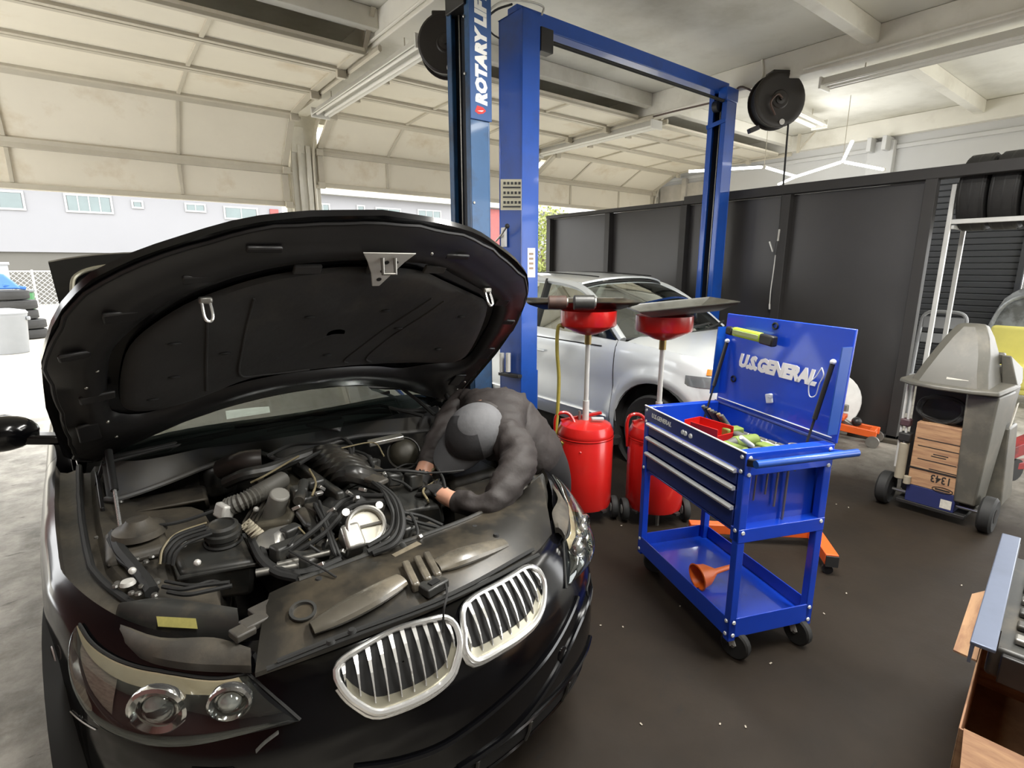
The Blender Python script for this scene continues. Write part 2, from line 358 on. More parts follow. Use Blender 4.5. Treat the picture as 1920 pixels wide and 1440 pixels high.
# track hangers
for i, (x, y) in enumerate(((2.2, 5.0), (2.58, 5.2), (2.2, 6.2), (6.3, 4.9), (9.6, 4.6))):
    struct('trim_%d' % n, MB().bar((x, y, 3.5), (x, y, 3.8), .05, .01).bar((x, y, 3.52), (x, y-.25, 3.8), .04, .01), rail_m, 'steel strap hanging the door track, number %d along the ceiling' % (i+1)); n += 1
# ---- black plywood partition
PX = 6.0
pw = thing('wall_partition', 'black painted plywood partition along the right bay', None, (PX, 0, 0), kind='structure')
ys = [1.66, 2.93, 4.2, 5.47, 6.74]
for i in range(4):
    MB().bb((.06, ys[i]+.003, .02), (.085, ys[i+1]-.003, 2.40)).build('panel', black_ply, pw, bevel=.002)
for y in ys[1:]:
    MB().bb((-.03, y-.045, 0), (.058, y+.045, 2.40)).build('stud', stud_m, pw, bevel=.003)
MB().bb((-.03, 1.62, 0), (.058, 1.71, 2.44)).build('stud', stud_m, pw, bevel=.003)
MB().bb((-.035, -.6, 2.405), (.1, 4.2, 2.50)).build('top_plate', stud_m, pw, bevel=.004)
MB().bb((-.035, 4.2, 2.405), (.1, 6.79, 2.455)).build('top_plate', stud_m, pw, bevel=.004)
MB().bb((-.03, 1.62, .0), (.058, 6.79, .04)).build('bottom_plate', stud_m, pw, bevel=.003)
# ---- fluorescent fixtures on the beams
tube_m = mat('fluorescent_tube', (255, 252, 244), .4, var=0, emit=.8)
tube_off = mat('unlit_tube_glass', (232, 230, 222), .25, var=.02)
fix_m = mat('fixture_white_enamel', (222, 220, 212), .35, var=.03)
def fixture(p0, p1, label, watt, lamps=(-.05, .05), group='fluorescent strip lights'):
    p0 = V(p0); p1 = V(p1); c = (p0+p1)/2; L_ = np.linalg.norm(p1-p0); rz = math.atan2(p1[1]-p0[1], p1[0]-p0[0])
    t = thing('strip_light', label, 'light fixture', tuple(c), rz, group)
    h = L_/2
    MB().prism([(-h, -.05, .08), (-h, .05, .08), (-h, .11, .0), (-h, .10, -.005), (-h, .04, .055), (-h, -.04, .055), (-h, -.10, -.005), (-h, -.11, 0)], (2*h, 0, 0)).build('reflector', fix_m, t)
    for e in (-h, h):
        MB().bb((e-.012, -.11, -.03), (e+.012, .11, .08)).build('end_cap', fix_m, t, bevel=.006)
    for l in lamps:
        MB().cyl((-h+.03, l, .012), (h-.03, l, .012), .017, n=10).build('tube', tube_m if watt else tube_off, t)
    for e in (-h*.7, h*.7):
        MB().cyl((e, 0, .08), (e, 0, ZC-c[2]-.01 if abs(ZC-c[2]) < .6 else .3), .006, n=6).build('hanger', rail_m, t)
    if watt:
        lamp('lamp', 'AREA', watt, (0, 0, -.035), t, size=2*h, size_y=.2, colr=(1, .98, .93))
    return t
def fixt(p0, p1, label, watt): return fixture(p0, p1, label, watt)
fixt((2.39, 6.75, 3.38), (2.39, 4.2, 3.38), 'twin-tube strip light beside the door post beam', 0)
fixt((6.05, 7.1, 3.42), (6.05, 4.75, 3.42), 'twin-tube strip light under the beam behind the blue lift', 0)
fixt((6.15, 2.75, 3.43), (6.15, .35, 3.43), 'twin-tube strip light under the beam right of the hose reel', 0)
fixt((6.6, 3.72, 3.62), (8.6, 3.85, 3.62), 'strip light crossing the right bay behind the hose reel', 0)
FLW = 45  # strip lights below are added out of frame to brighten the shop
fixt((2.39, 2.0, 3.40), (2.39, -.5, 3.40), 'added unseen strip light on the beam above the open-bonnet car', FLW*3.0)
fixt((4.3, .6, 3.5), (4.3, -1.9, 3.5), 'added unseen strip light on the ceiling above the tool cart', FLW)
fixt((0.5, .9, 3.5), (0.5, -1.5, 3.5), 'added unseen strip light in the left bay above the camera', FLW)
fixt((7.9, .2, 3.5), (7.9, -2.3, 3.5), 'added unseen strip light on the ceiling of the right bay', FLW)
# ---- zig-zag LED tube light above the partition
hx = thing('led_tube_light', 'white zig-zag hexagon LED tube light above the partition', 'light fixture', (8.0, 3.9, 3.0))
led_m = mat('led_tube', (255, 255, 255), .4, var=0, emit=4)
hv = [atz(x, y, 3.0) for x, y in ((1433, 313), (1493, 331), (1580, 303), (1657, 318), (1598, 265))]
h0 = V(7.05, 4.95, 3.0); hb = V(9.35, 4.75, 3.0); hd = V(9.5, 2.4, 3.0)
segs = [(h0, hv[0]), (hv[0], hv[1]), (hv[1], hv[2]), (hv[2], hv[3]), (hv[2], hv[4]), (hv[1], hb)]
for a, b in segs:
    d = nrm(b-a); MB().cyl(a+d*.03, b-d*.03, .019, n=8).build('tube', led_m, hx, world=True)
for p in (hv[0], hv[1], hv[2], hv[3]):
    MB().ball(p, .028, nu=8, nv=6).build('joint', fix_m, hx, world=True)
for p in (hv[0], hv[2]): MB().cyl(p, p+V(0, 0, .8), .004, n=5).build('hanger', rail_m, hx, world=True)
for a, b in segs[:4]:
    pass
lamp('lamp', 'POINT', 26, (0.4, -.2, -.1), hx).data.shadow_soft_size = .5
# ================================================================== BLACK SEDAN WITH OPEN BONNET
X0, Y0 = .67, 1.02
car = thing('sedan_car', 'black sedan with its bonnet open and engine bay exposed', 'car', (X0, Y0, 0))
W = lambda x, y, z: V(x+X0, y+Y0, z)
paint = mat('black_car_paint', (6, 6, 8), .14, var=.1, dirt=(14, 14, 15), dscale=7, dpos=(.6, .9), spec=.5)
satin = mat('black_satin_panel', (34, 33, 33), .38, var=.2, scale=5, dirt=(56, 53, 50), dscale=3.5, dpos=(.55, .8))
rubber = mat('black_rubber', (30, 30, 29), .7, var=.15, scale=12)
plastic = mat('black_engine_plastic', (48, 48, 46), .4, var=.25, scale=9, dirt=(82, 76, 66), dscale=8, dpos=(.5, .74))
dusty = mat('dusty_grey_plastic', (58, 55, 50), .55, var=.28, scale=9, dirt=(92, 85, 73), dscale=6, dpos=(.42, .72), bump=.1)
brownd = mat('dusty_brown_cover', (38, 36, 32), .34, var=.35, scale=6, dirt=(78, 70, 57), dscale=6, dpos=(.46, .78))
cowlm = mat('grey_cowl_plastic', (76, 77, 79), .5, var=.12, scale=6, dirt=(84, 82, 78), dscale=5)
chrome = mat('chrome_trim', (236, 236, 234), .2, metal=.75, var=.04)
alu = mat('cast_aluminium', (196, 194, 188), .32, metal=.85, var=.12, scale=14, bump=.05)
steel = mat('bare_steel', (150, 148, 142), .35, metal=.8, var=.2, scale=10)
felt = mat('bonnet_felt', (50, 49, 48), .85, var=.22, scale=3, bump=.45, bscale=10, dirt=(68, 64, 57), dscale=2.4, dpos=(.5, .72))
amber = mat('smoked_amber_lens', (176, 164, 136), .2, var=.12, scale=10, coat=.6)
clear = glass('clear_lens', (.95, .96, .96), .98)
wsg = glass('windscreen_glass', (.45, .55, .52), .62)
# ---- body shell swept round the plan of the car
PLAN = [(0, 0), (.12, .004), (.25, .02), (.38, .05), (.5, .095), (.6, .155), (.69, .24), (.765, .345), (.825, .47), (.868, .61), (.895, .76), (.91, .95), (.92, 1.2), (.922, 1.8), (.922, 2.6), (.92, 3.3), (.912, 3.8), (.89, 4.2), (.85, 4.45), (.76, 4.66), (.6, 4.78), (.35, 4.83), (0, 4.84)]
pp = np.array(spline([V(a, b, 0) for a, b in PLAN], 14)); arc = np.r_[0, np.cumsum(np.linalg.norm(np.diff(pp, axis=0), axis=1))]; ARC = arc[-1]
def plan(t):
    a = min(abs(t), ARC); x = np.interp(a, arc, pp[:, 0]); y = np.interp(a, arc, pp[:, 1])
    x1 = np.interp(min(a+.02, ARC), arc, pp[:, 0]); y1 = np.interp(min(a+.02, ARC), arc, pp[:, 1]); x0 = np.interp(max(a-.02, 0), arc, pp[:, 0]); y0 = np.interp(max(a-.02, 0), arc, pp[:, 1])
    d = nrm(V(x1-x0, y1-y0, 0)); nx, ny = d[1], -d[0]; s = -1 if t < 0 else 1
    return s*x, y, s*nx, ny
ZT = [(0, .775), (.12, .768), (.25, .765), (.45, .78), (.62, .80), (1.0, .85), (1.45, .92), (2.0, .955), (3.4, .97), (4.0, .985), (4.5, .97), (4.84, .93)]
INF = [(0, .15), (.03, .11), (.07, .08), (.13, .045), (.2, .015), (.27, 0), (1, 0)]
INS = [(0, .058), (.02, .034), (.05, .018), (.1, .008), (.2, .002), (.3, 0), (1, 0)]
def zt(y): return interp(y, ZT)
def inset(y, z):
    d = zt(y)-z; wf = max(0, min(1, 1-(y-.3)/.5)); v = wf*interp(d, INF)+(1-wf)*interp(d, INS)*(1 if y < 1.6 else max(.45, 1-(y-1.6)))
    return v+interp(z, [(.15, .10), (.2, .045), (.26, .015), (.34, 0)])
def surf(t, z, off=0.0):
    x, y, nx, ny = plan(t); i = inset(y, z)-off
    return W(x-nx*i, y-ny*i, z)
def zbot(y, x):
    if abs(x) > .7:
        for yc in (.86, 3.75):
            if abs(y-yc) < .365: return max(.2, .33+math.sqrt(.365**2-(y-yc)**2))
    return interp(y, [(0, .17), (.45, .17), (.6, .2), (4.2, .2), (4.84, .24)])
def shell(t0, t1, name, m, parent, frac0=0.0, frac1=1.0, n=None, rows=16, zfun=None):
    n = n or int(abs(t1-t0)/.03)+2; R = []
    fr = np.linspace(frac0, frac1, rows)
    for t in np.linspace(t0, t1, n):
        x, y, _, _ = plan(t); zb, z1 = zbot(y, x), zt(y)
        R.append([surf(t, zb+(z1-zb)*(1-(1-f)**1.35)) for f in fr])
    return MB().grid(R).build(name, m, parent, world=True, smooth=50)
tF = float(np.interp(.58, pp[:60, 1], arc[:60])) if False else float(arc[np.argmin(np.abs(pp[:200, 1]-.50))])
shell(-tF, tF, 'front_bumper', paint, car, rows=26)
tD = float(arc[np.argmin(np.abs(pp[:, 1]-1.62)+(pp[:, 0] < .5)*9)]); tR = float(arc[np.argmin(np.abs(pp[:, 1]-3.25)+(pp[:, 0] < .5)*9)])
for s in (-1, 1):
    shell(s*tF, s*tD, 'front_wing', paint, car)
    shell(s*(tD+.004), s*tR, 'door_side', paint, car)
    shell(s*(tR+.004), s*4.95*1.0 if False else s*(ARC-.9), 'rear_wing', paint, car)
shell(-(ARC-.9), -ARC, 'rear_bumper', paint, car); shell(ARC-.9, ARC, 'rear_bumper', paint, car)
# pixel -> point on the nose surface
TT = np.linspace(-1.5, 1.5, 301); ZZ = np.linspace(.17, .80, 85)
SP = np.array([[surf(t, min(z, zt(plan(t)[1]))) for z in ZZ] for t in TT]); dd = SP-CP; zz = dd @ fwv
SPX = 960+FPX*(dd @ Rh)/zz; SPY = 720-FPX*(dd @ upv)/zz
PN = np.array([plan(t)[2:] for t in TT]); SM = np.array([[z <= zt(plan(t)[1])+1e-6 for z in ZZ] for t in TT]) & ((-dd[:, :, 0]*PN[:, None, 0]-dd[:, :, 1]*PN[:, None, 1]) > 0)
def on_nose(px, py):
    e = (SPX-px)**2+(SPY-py)**2+(~SM)*1e6; i, k = np.unravel_index(np.argmin(e), e.shape); return TT[i], ZZ[k]
def smooth_tz(pts, n, closed=False): return [(p[0], p[1]) for p in spline([V(a, b, 0) for a, b in pts], n, closed)]
def resample(pts, n, closed=False):
    P = np.array(pts); 
    if closed: P = np.vstack([P, P[:1]])
    d = np.r_[0, np.cumsum(np.linalg.norm(np.diff(P, axis=0), axis=1))]; q = np.linspace(0, d[-1], n, endpoint=not closed)
    return np.c_[[np.interp(q, d, P[:, j]) for j in range(P.shape[1])]].T
# ---- kidney grilles
KL = [(632, 1233), (667, 1208), (733, 1177), (800, 1154), (828, 1152), (847, 1167), (857, 1197), (853, 1230), (837, 1263), (793, 1293), (733, 1319), (700, 1325), (673, 1314), (647, 1290), (633, 1263)]
KR = [(1007, 1073), (997, 1060), (977, 1063), (933, 1083), (883, 1113), (862, 1140), (862, 1180), (870, 1213), (883, 1230), (900, 1230), (933, 1213), (967, 1187), (993, 1163), (1010, 1133), (1013, 1100)]
mesh_dark = mat('grille_black_mesh', (10, 10, 10), .6, var=.3, scale=60)
silver_lip = mat('grille_silver_lip', (150, 146, 130), .3, metal=.6, var=.1)
for K in (KL, KR):
    tz = resample(smooth_tz([on_nose(*p) for p in K], 5, True), 60, True); c = tz.mean(0)
    P3 = lambda a, o: surf(a[0], a[1], o)
    ring = MB().tube([P3(p, .016) for p in tz], .0085, n=8, closed=True).build('grille_surround', chrome, car, world=True)
    tz2 = c+(tz-c)*V(1.07, 1.16)
    low = [P3(p, .006) for p in tz2 if p[1] < c[1]+.012]
    # lower chrome lip: the part of the loop under the centre, joined in order
    lo = sorted([p for p in tz2 if p[1] < c[1]], key=lambda p: p[0])
    MB().tube([P3(p, .008) for p in resample(np.array(lo), 24)], .0075, n=8).build('chrome_lip', chrome, ring, world=True)
    inner = c+(tz-c)*.97
    g = MB(); fan = [[P3(c+(p-c)*k, .004) for p in inner] for k in (1, .66, .33, .02)]; g.grid(fan, cu=True); g.build('grille_mesh', mesh_dark, ring, world=True)
    # shelf inside the bottom edge
    lo = sorted([p for p in inner if p[1] < c[1]-.012], key=lambda p: p[0]); lo = resample(np.array(lo), 20)
    R0 = [P3(p, .008) for p in lo]; R1 = [P3((p[0], p[1]+.022), .004) for p in lo]
    MB().shell([R0, R1], -fwv*.002).build('grille_shelf', silver_lip, ring, world=True)
    a, b = inner[:, 0].min(), inner[:, 0].max()
    for q in np.linspace(a+.014, b-.014, 10):
        cr = []
        for i in range(60):
            p, r = inner[i], inner[(i+1) % 60]
            if (p[0]-q)*(r[0]-q) <= 0 and p[0] != r[0]: cr.append(p[1]+(r[1]-p[1])*(q-p[0])/(r[0]-p[0]))
        if len(cr) < 2: continue
        z0, z1 = min(cr)+.012, max(cr)-.004; pts = []; 
        for f in np.linspace(0, 1, 6): pts.append((f, P3((q, z0+(z1-z0)*f), .010+.012*math.sin(math.pi*f))))
        nn = nrm(P3((q, .68), .05)-P3((q, .68), 0)); side = nrm(np.cross(nn, V(0, 0, 1))); mb = MB()
        for (f0, p0), (f1, p1) in zip(pts, pts[1:]):
            w0, w1 = .0014+.0045*f0**2, .0014+.0045*f1**2
            mb.hexa([p0-side*w0, p0+side*w0, p1+side*w1, p1-side*w1, p0-side*w0-nn*.010, p0+side*w0-nn*.010, p1+side*w1-nn*.010, p1-side*w1-nn*.010])
        mb.build('grille_slat', chrome, ring, world=True)
# ---- headlights (left from the photograph, right mirrored)
HT = [(153, 1168), (178, 1205), (215, 1233), (283, 1256), (350, 1264), (415, 1266), (463, 1262)]
HB = [(150, 1185), (160, 1250), (183, 1305), (225, 1355), (290, 1384), (365, 1386), (450, 1370), (520, 1352), (561, 1343)]
topc = resample(smooth_tz([on_nose(*p) for p in HT], 5), 30); botc = resample(smooth_tz([on_nose(*p) for p in HB], 5), 30)
pj = [(on_nose(316, 1312), .064), (on_nose(438, 1293), .046)]
lens_bowl = mat('headlight_black_bezel', (24, 26, 28), .3, var=.1, coat=.5)
refl = mat('headlight_reflector', (214, 214, 212), .12, metal=.95, var=.06)
ribbed = mat('ribbed_indicator', (150, 142, 132), .25, metal=.3, var=.25, scale=40, stretch=(1, 1, 6))
for s in (1, -1):
    S = lambda t, z, o: surf(s*t, z, o)
    rows = [[S(*(topc[i]*(1-f)+botc[i]*f), .004) for i in range(30)] for f in np.linspace(0, 1, 9)]
    hl = MB().grid(rows).build('headlight', lens_bowl, car, world=True)
    rows = [[S(*(topc[i]*(1-f)+botc[i]*f), .012) for i in range(29)] for f in np.linspace(.0, .24, 4)]
    MB().grid(rows).build('indicator_strip', amber, hl, world=True)
    rows = [[S(*(topc[i]*(1-f)+botc[i]*f), .007) for i in range(2, 11)] for f in np.linspace(.25, .9, 6)]
    MB().grid(rows).build('side_indicator', ribbed, hl, world=True)
    for (t, z), r in pj:
        c0 = S(t, z, .018); nn = nrm(S(t, z, .05)-c0); nn = nrm(nn*.6+V(0, -1, -.1)*.4)
        MB().lathe([(r*.62, .004), (r*.70, .02), (r*.88, .028), (r, .024), (r*1.03, .016), (r*.98, .006)], c0, nn, 28, cap=False).build('light_ring', refl, hl, world=True)
        MB().lathe([(r*.80, .006), (r*.60, .012), (r*.58, .016)], c0, nn, 24, cap=False).build('light_bowl', refl, hl, world=True)
        MB().lathe([(r*.58, .012), (r*.5, .022), (r*.3, .03), (.0005, .033)], c0, nn, 24).build('projector_lens', mat('projector_glass', (150, 154, 150), .05, var=.3, scale=20, coat=1, metal=.5), hl, world=True)
    rows = []
    for f in np.linspace(0, 1, 11):
        rows.append([S(*(topc[i]*(1-f)+botc[i]*f), 0.006+.055*math.sin(math.pi*min(1, max(0, f)))**.5*math.sin(math.pi*(i+.5)/30)**.5) for i in range(30)])
    MB().grid(rows).build('headlight_cover', clear, hl, world=True)
    edge = [rows[0][i] for i in range(30)]+[rows[-1][i] for i in range(29, -1, -1)]
    MB().tube(edge, .004, n=6, closed=True).build('headlight_seal', rubber, hl, world=True)
# ---- bumper mouldings, washer covers, towing cap, lower intake
def on_line(pts, o=.004): return [surf(*q, o) for q in smooth_tz([on_nose(*p) for p in pts], 6)]
MB().tube(on_line([(660, 1440), (760, 1425), (850, 1385), (975, 1283), (1040, 1205), (1082, 1120)]), .008, n=6).build('bumper_moulding', paint, car, world=True)
MB().tube(on_line([(860, 1440), (960, 1365), (1035, 1275), (1085, 1170), (1105, 1100)]), .008, n=6).build('bumper_moulding', paint, car, world=True)
intake = MB(); R = []
for t in np.linspace(-.62, .62, 40): R.append([surf(t, z, .003) for z in (.235, .26, .29, .32)])
intake.grid(R).build('lower_intake', mat('intake_black', (9, 9, 10), .6), car, world=True)
for z in (.232, .322):
    MB().tube([surf(t, z, .005) for t in np.linspace(-.64, .64, 40)], .007, n=6).build('intake_lip', paint, car, world=True)
for t in (-.4, -.2, 0, .2, .4): MB().tube([surf(t, z, .008) for z in (.235, .28, .32)], .006, n=6).build('intake_fin', plastic, car, world=True)
for s, dt in ((1, .0), (-1, 0)):
    q = [(s*(.63+a), .52+b) for a, b in ((-.05, -.03), (.05, -.03), (.055, .03), (-.045, .03))]
    MB().tube([surf(*p, .002) for p in resample(np.array(q), 24, True)], .0028, n=5, closed=True).build('washer_cover_seam', rubber, car, world=True)
MB().lathe([(.001, .004), (.02, .004), (.024, .002), (.024, -.01)], surf(.36, .45), nrm(surf(.36, .45, .1)-surf(.36, .45)), 16).build('sensor_cap', paint, car, world=True)
MB().lathe([(.001, .004), (.02, .004), (.024, .002), (.024, -.01)], surf(-.36, .45), nrm(surf(-.36, .45, .1)-surf(-.36, .45)), 16).build('sensor_cap', paint, car, world=True)
# side repeater / reflector on the left wing
# ---- bonnet: hinged at the cowl, raised
A = math.radians(39.5); HN = V(0, math.sin(A), math.cos(A)); HS = V(0, -math.cos(A), math.sin(A)); HO = V(X0, 2.44, .99)
WT = [(.16, .825), (.46, .825), (.7, .805), (.85, .765), (.95, .725), (1.03, .665), (1.10, .57), (1.16, .46), (1.2, .39), (1.235, .30), (1.26, .185), (1.28, 0)]
def sfront(x): return float(np.interp(-abs(x), [-w for _, w in WT], [s for s, _ in WT])) if abs(x) < .825 else .40
def srear(x):
    a = abs(x)/.825; return .36*(1-a*a)-.12+ (max(0, a-.86)/.14)**2*.22
def hood(x, s, o=0.0):
    crown = .055*(abs(x)/.825)**3+.02*max(0, (s-1.0)/.28)**2
    return HO+V(x, 0, 0)+HS*s-HN*(crown+o)
def bgrid(fr0=0.0, fr1=1.0, m=22, n=41, k=1.0, o=0.0):
    R = []
    for i in range(n):
        x = .825*math.sin(-math.pi/2+math.pi*i/(n-1))*.9995; a, b = srear(x), sfront(x)
        R.append([hood(x, a+(b-a)*f, o) for f in np.linspace(fr0, fr1, m)])
    return R
bonnet = MB().shell(bgrid(), HN*.022).build('bonnet', paint, car, world=True, smooth=40)
# inner frame: strip between the rim and the felt, pressed proud of the skin
LIN = [(-.645, .40), (-.62, .34), (-.53, .315), (-.40, .37), (-.26, .44), (0, .45), (.21, .44), (.44, .415), (.60, .40), (.66, .45), (.645, .62), (.60, .80), (.56, .86), (.50, .89), (.33, .97), (.20, 1.03), (0, 1.045), (-.10, 1.04), (-.26, 1.01), (-.40, .945), (-.50, .87), (-.60, .74), (-.635, .58)]
lin2 = resample(np.array([(p[0], p[1]) for p in spline([V(a, b, 0) for a, b in LIN], 5, True)]), 96, True)
rim = []
lc = V(0, .70)
for p in lin2:
    d = nrm(p-lc); k = 0
    while True:
        q = lc+d*(k+.01)
        if abs(q[0]) > .80 or q[1] > sfront(q[0])-.02 or q[1] < srear(q[0])+.02: break
        k += .01
    rim.append(lc+d*k)
rim = np.array(rim)
def loop(a, o): return [hood(p[0], p[1], o) for p in a]
fr = []
for f, o in ((0, .002), (.04, .012), (.30, .014), (.42, .030), (.62, .032), (.74, .022), (.80, .003)):
    fr.append(loop(rim*(1-f)+lin2*f, o))
MB().grid(fr, cu=True).build('bonnet_inner_frame', satin, bonnet, world=True, smooth=60)
MB().tube(loop(rim, .004), .006, n=6, closed=True).build('rim_hem', satin, bonnet, world=True)
# felt insulation with quilted relief
def felt_o(x, s): return .026+.010*math.sin(6*x+1)*math.cos(5*s)+.004*math.sin(17*x)*math.sin(13*s)
fan = []
for k in (1.0, .985, .93, .85, .75, .62, .5, .36, .2, .05):
    a = lc+(lin2-lc)*k; fan.append([hood(p[0], p[1], (.006 if k == 1 else (.022 if k > .98 else felt_o(*p)))) for p in a])
liner = MB().grid(fan, cu=True).build('felt_liner', felt, bonnet, world=True, smooth=60)
for a in ([(-.30, .93), (-.31, .7), (-.30, .5), (-.22, .47), (-.05, .46)], [(.30, .90), (.14, .62), (.08, .50), (.10, .47)], [(.36, .88), (.22, .62), (.17, .50), (.2, .46)], [(-.42, .86), (-.41, .6), (-.40, .42)]):
    MB().tube([hood(p[0], p[1], felt_o(p[0], p[1])+.001) for p in spline([V(x, s, 0) for x, s in a], 5)], .004, n=6).build('felt_crease', felt, liner, world=True)
for x, s in ((-.12, .82), (.15, .82), (-.36, .66), (.24, .70), (-.5, .55), (.47, .55), (-.5, .75), (.48, .78), (0, .55), (-.56, .42)):
    MB().ball(hood(x, s, felt_o(x, s)+.002), .011, (1.6, 1, .5), 10, 6).build('felt_clip', rubber, liner, world=True)
for x in (-.17, .05, .25):
    MB().bar(hood(x-.04, 1.055, .022), hood(x+.04, 1.055, .022), .035, .012, up=HN).build('felt_tab', felt, liner, world=True, bevel=.004)
for x, s in ((-.43, .955), (.50, .965)):
    b = MB().box(hood(x, s, .04), (.035, .02, .02)).build('hook_bracket', steel, bonnet, world=True, bevel=.006)
    c = hood(x, s, .045); q = [c+V(-.010, 0, 0), c+V(-.010, -.02, -.04), c+V(0, -.022, -.052), c+V(.010, -.02, -.04), c+V(.010, 0, 0)]
    MB().tube(spline(q, 4), .0042, n=8).build('latch_hook', chrome, b, world=True)
wmetal = mat('white_zinc_striker', (206, 204, 198), .4, metal=.2, var=.1)
c = hood(.04, 1.15, .05); D1 = -HS; D2 = V(1, 0, 0); D3 = -HN
pl = [c+D2*a-HS*b for a, b in ((-.085, -.02), (.085, -.02), (.06, .02), (.035, .08), (.012, .135), (-.012, .135), (-.035, .07), (-.06, .02))]
st = MB().prism(pl, D3*.004).build('striker_plate', wmetal, bonnet, world=True, bevel=.002)
for a, b in ((0, .02), (0, .06), (0, .1), (.03, .02)):
    MB().cyl(c+D2*a-HS*b+D3*.003, c+D2*a-HS*b+D3*.006, .008, n=10).build('striker_hole', rubber, st, world=True)
MB().tube([c+D2*-.02-HS*.0+D3*.004, c+D2*-.02-HS*.03+D3*.04, c+D2*.02-HS*.03+D3*.04, c+D2*.02+D3*.004], .006, n=8).build('striker_loop', steel, st, world=True)
for i in range(26):
    x = random.uniform(-.78, .78); s = random.uniform(.1, 1.2)
    if abs(x) > .66 or s > 1.06:
        if s < sfront(x)-.03: MB().ball(hood(x, s, .028), .006, nu=8, nv=5).build('clip', steel, bonnet, world=True)
# slots pressed in the frame
for x, s, w_, h_ in ((-.73, .75, .07, .03), (-.70, .5, .09, .04), (.72, .75, .06, .03), (.74, .5, .05, .09), (-.74, .28, .06, .12), (.70, .25, .06, .1), (-.45, 1.03, .07, .03), (.3, 1.13, .09, .02), (-.3, 1.15, .09, .02), (.62, .88, .06, .04), (-.62, .9, .08, .04)):
    MB().bar(hood(x-w_/2, s, .026), hood(x+w_/2, s, .026), h_, .012, up=HN).build('pressed_pad', satin, bonnet, world=True, bevel=.005)
# gas struts and hinges
for s in (-1, 1):
    a = W(s*.70, 1.02, .80); b = hood(s*.70, .10, .03)
    d = b-a; t = MB().cyl(a, a+d*.55, .006, n=10).build('gas_strut_rod', chrome, car, world=True); MB().cyl(a+d*.5, b, .012, n=12).build('gas_strut', rubber, t, world=True)
    MB().bar(W(s*.755, 1.36, .86), hood(s*.72, .02, .03), .03, .012, up=(1, 0, 0)).bar(W(s*.74, 1.15, .84), W(s*.745, 1.38, .90), .03, .012, up=(1, 0, 0)).build('bonnet_hinge', satin, car, world=True, bevel=.003)
# ---- wing ledges and seals (grey, dusty), inner aprons
for s in (-1, 1):
    yy = np.linspace(.50, 1.52, 24); R = []
    for y in yy:
        tt = arc[np.argmin(np.abs(pp[:, 1]-y)+(pp[:, 0] < .5)*9)]; e = surf(s*tt, zt(y)); xi = s*interp(y, [(.5, .50), (.62, .50), (.8, .44), (1.1, .46), (1.25, .66), (1.52, .69)])
        xe = abs(e[0]-X0); R.append([e, e+V(-s*.008, 0, -.03), e+V(-s*.028, 0, -.038), e+V(-s*.06, 0, -.03), e+V(-s*.075, 0, -.05), e+V(-s*.095, 0, -.052), e+V(-s*.11, 0, -.03), e+V(-s*.14, 0, -.035), W(s*max(abs(xi), xe-.2), y, zt(y)-.05), W(xi, y, zt(y)-.075), W(xi-s*.006, y, zt(y)-.12), W(xi-s*.02, y, .45)])
    MB().grid(R).build('wing_ledge', dusty, car, world=True, smooth=40)
    MB().tube([r[3]+V(-s*.005, 0, .010) for r in R], .010, n=8).build('wing_seal', rubber, car, world=True)
    for k in (4, 8, 12, 16, 20): MB().lathe([(.001, .008), (.011, .008), (.013, 0)], R[k][7]*.5+R[k][8]*.5+V(0, 0, .001), n=10).build('wing_bolt', steel, car, world=True)
# engine bay tub
bay = MB().add([W(-.66, .3, .42), W(.66, .3, .42), W(.68, 1.5, .42), W(-.68, 1.5, .42)], [(0, 1, 2, 3)]).add([W(-.7, 1.38, .42), W(.7, 1.38, .42), W(.7, 1.38, .93), W(-.7, 1.38, .93)], [(0, 1, 2, 3)]).build('engine_bay', mat('bay_black', (20, 20, 20), .7, var=.3, dirt=(48, 45, 40), dscale=8), car, world=True)
PZ = lambda l: [atz(*p) for p in l]
def ruled(top, bot, n=30, m=5, bulge=0.0, up=(0, 0, 1)):
    a = resample(np.array(spline(PZ(top), 4)), n); b = resample(np.array(spline(PZ(bot), 4)), n)
    return [[a[i]*(1-f)+b[i]*f+V(up)*bulge*math.sin(math.pi*f) for i in range(n)] for f in np.linspace(0, 1, m)]
# radiator cover (slam panel)
sp = MB().shell(ruled([(505, 1112, .80), (560, 1088, .81), (700, 1037, .81), (880, 972, .81), (965, 930, .81), (1012, 893, .81)], [(478, 1262, .745), (640, 1205, .765), (840, 1125, .775), (925, 1080, .775), (1000, 1040, .765), (1035, 1000, .755)], 40, 9, .02), V(0, 0, -.012)).build('radiator_cover', brownd, car, world=True)
MB().tube(spline(PZ([(560, 1087, .812), (700, 1036, .812), (880, 971, .812), (965, 925, .812)]), 5), .007, n=6).build('cover_edge', plastic, sp, world=True)
for a in ([(520, 1240, .775), (640, 1192, .785), (850, 1112, .793), (1000, 1030, .78)], [(500, 1255, .765), (640, 1200, .775), (850, 1120, .783), (1010, 1040, .77)]):
    MB().tube(spline(PZ(a), 5), .006, n=6).build('cover_seal', rubber, sp, world=True)
ductm = mat('grey_air_duct', (78, 74, 66), .25, var=.2, scale=8, dirt=(112, 105, 92), dscale=5, coat=.2)
for a in ([(585, 1178, .79), (640, 1150, .80), (700, 1118, .808), (752, 1088, .81)], [(818, 1062, .81), (870, 1042, .81), (945, 1018, .795)]):
    q = PZ(a); MB().tube(spline(q, 5), [.010+.030*math.sin(math.pi*(.15+.62*(i/(len(spline(q, 5))-1) if a[0][0] < 700 else 1-i/(len(spline(q, 5))-1)))) for i in range(len(spline(q, 5)))], n=12, flat=.5).build('intake_duct', ductm, sp, world=True)
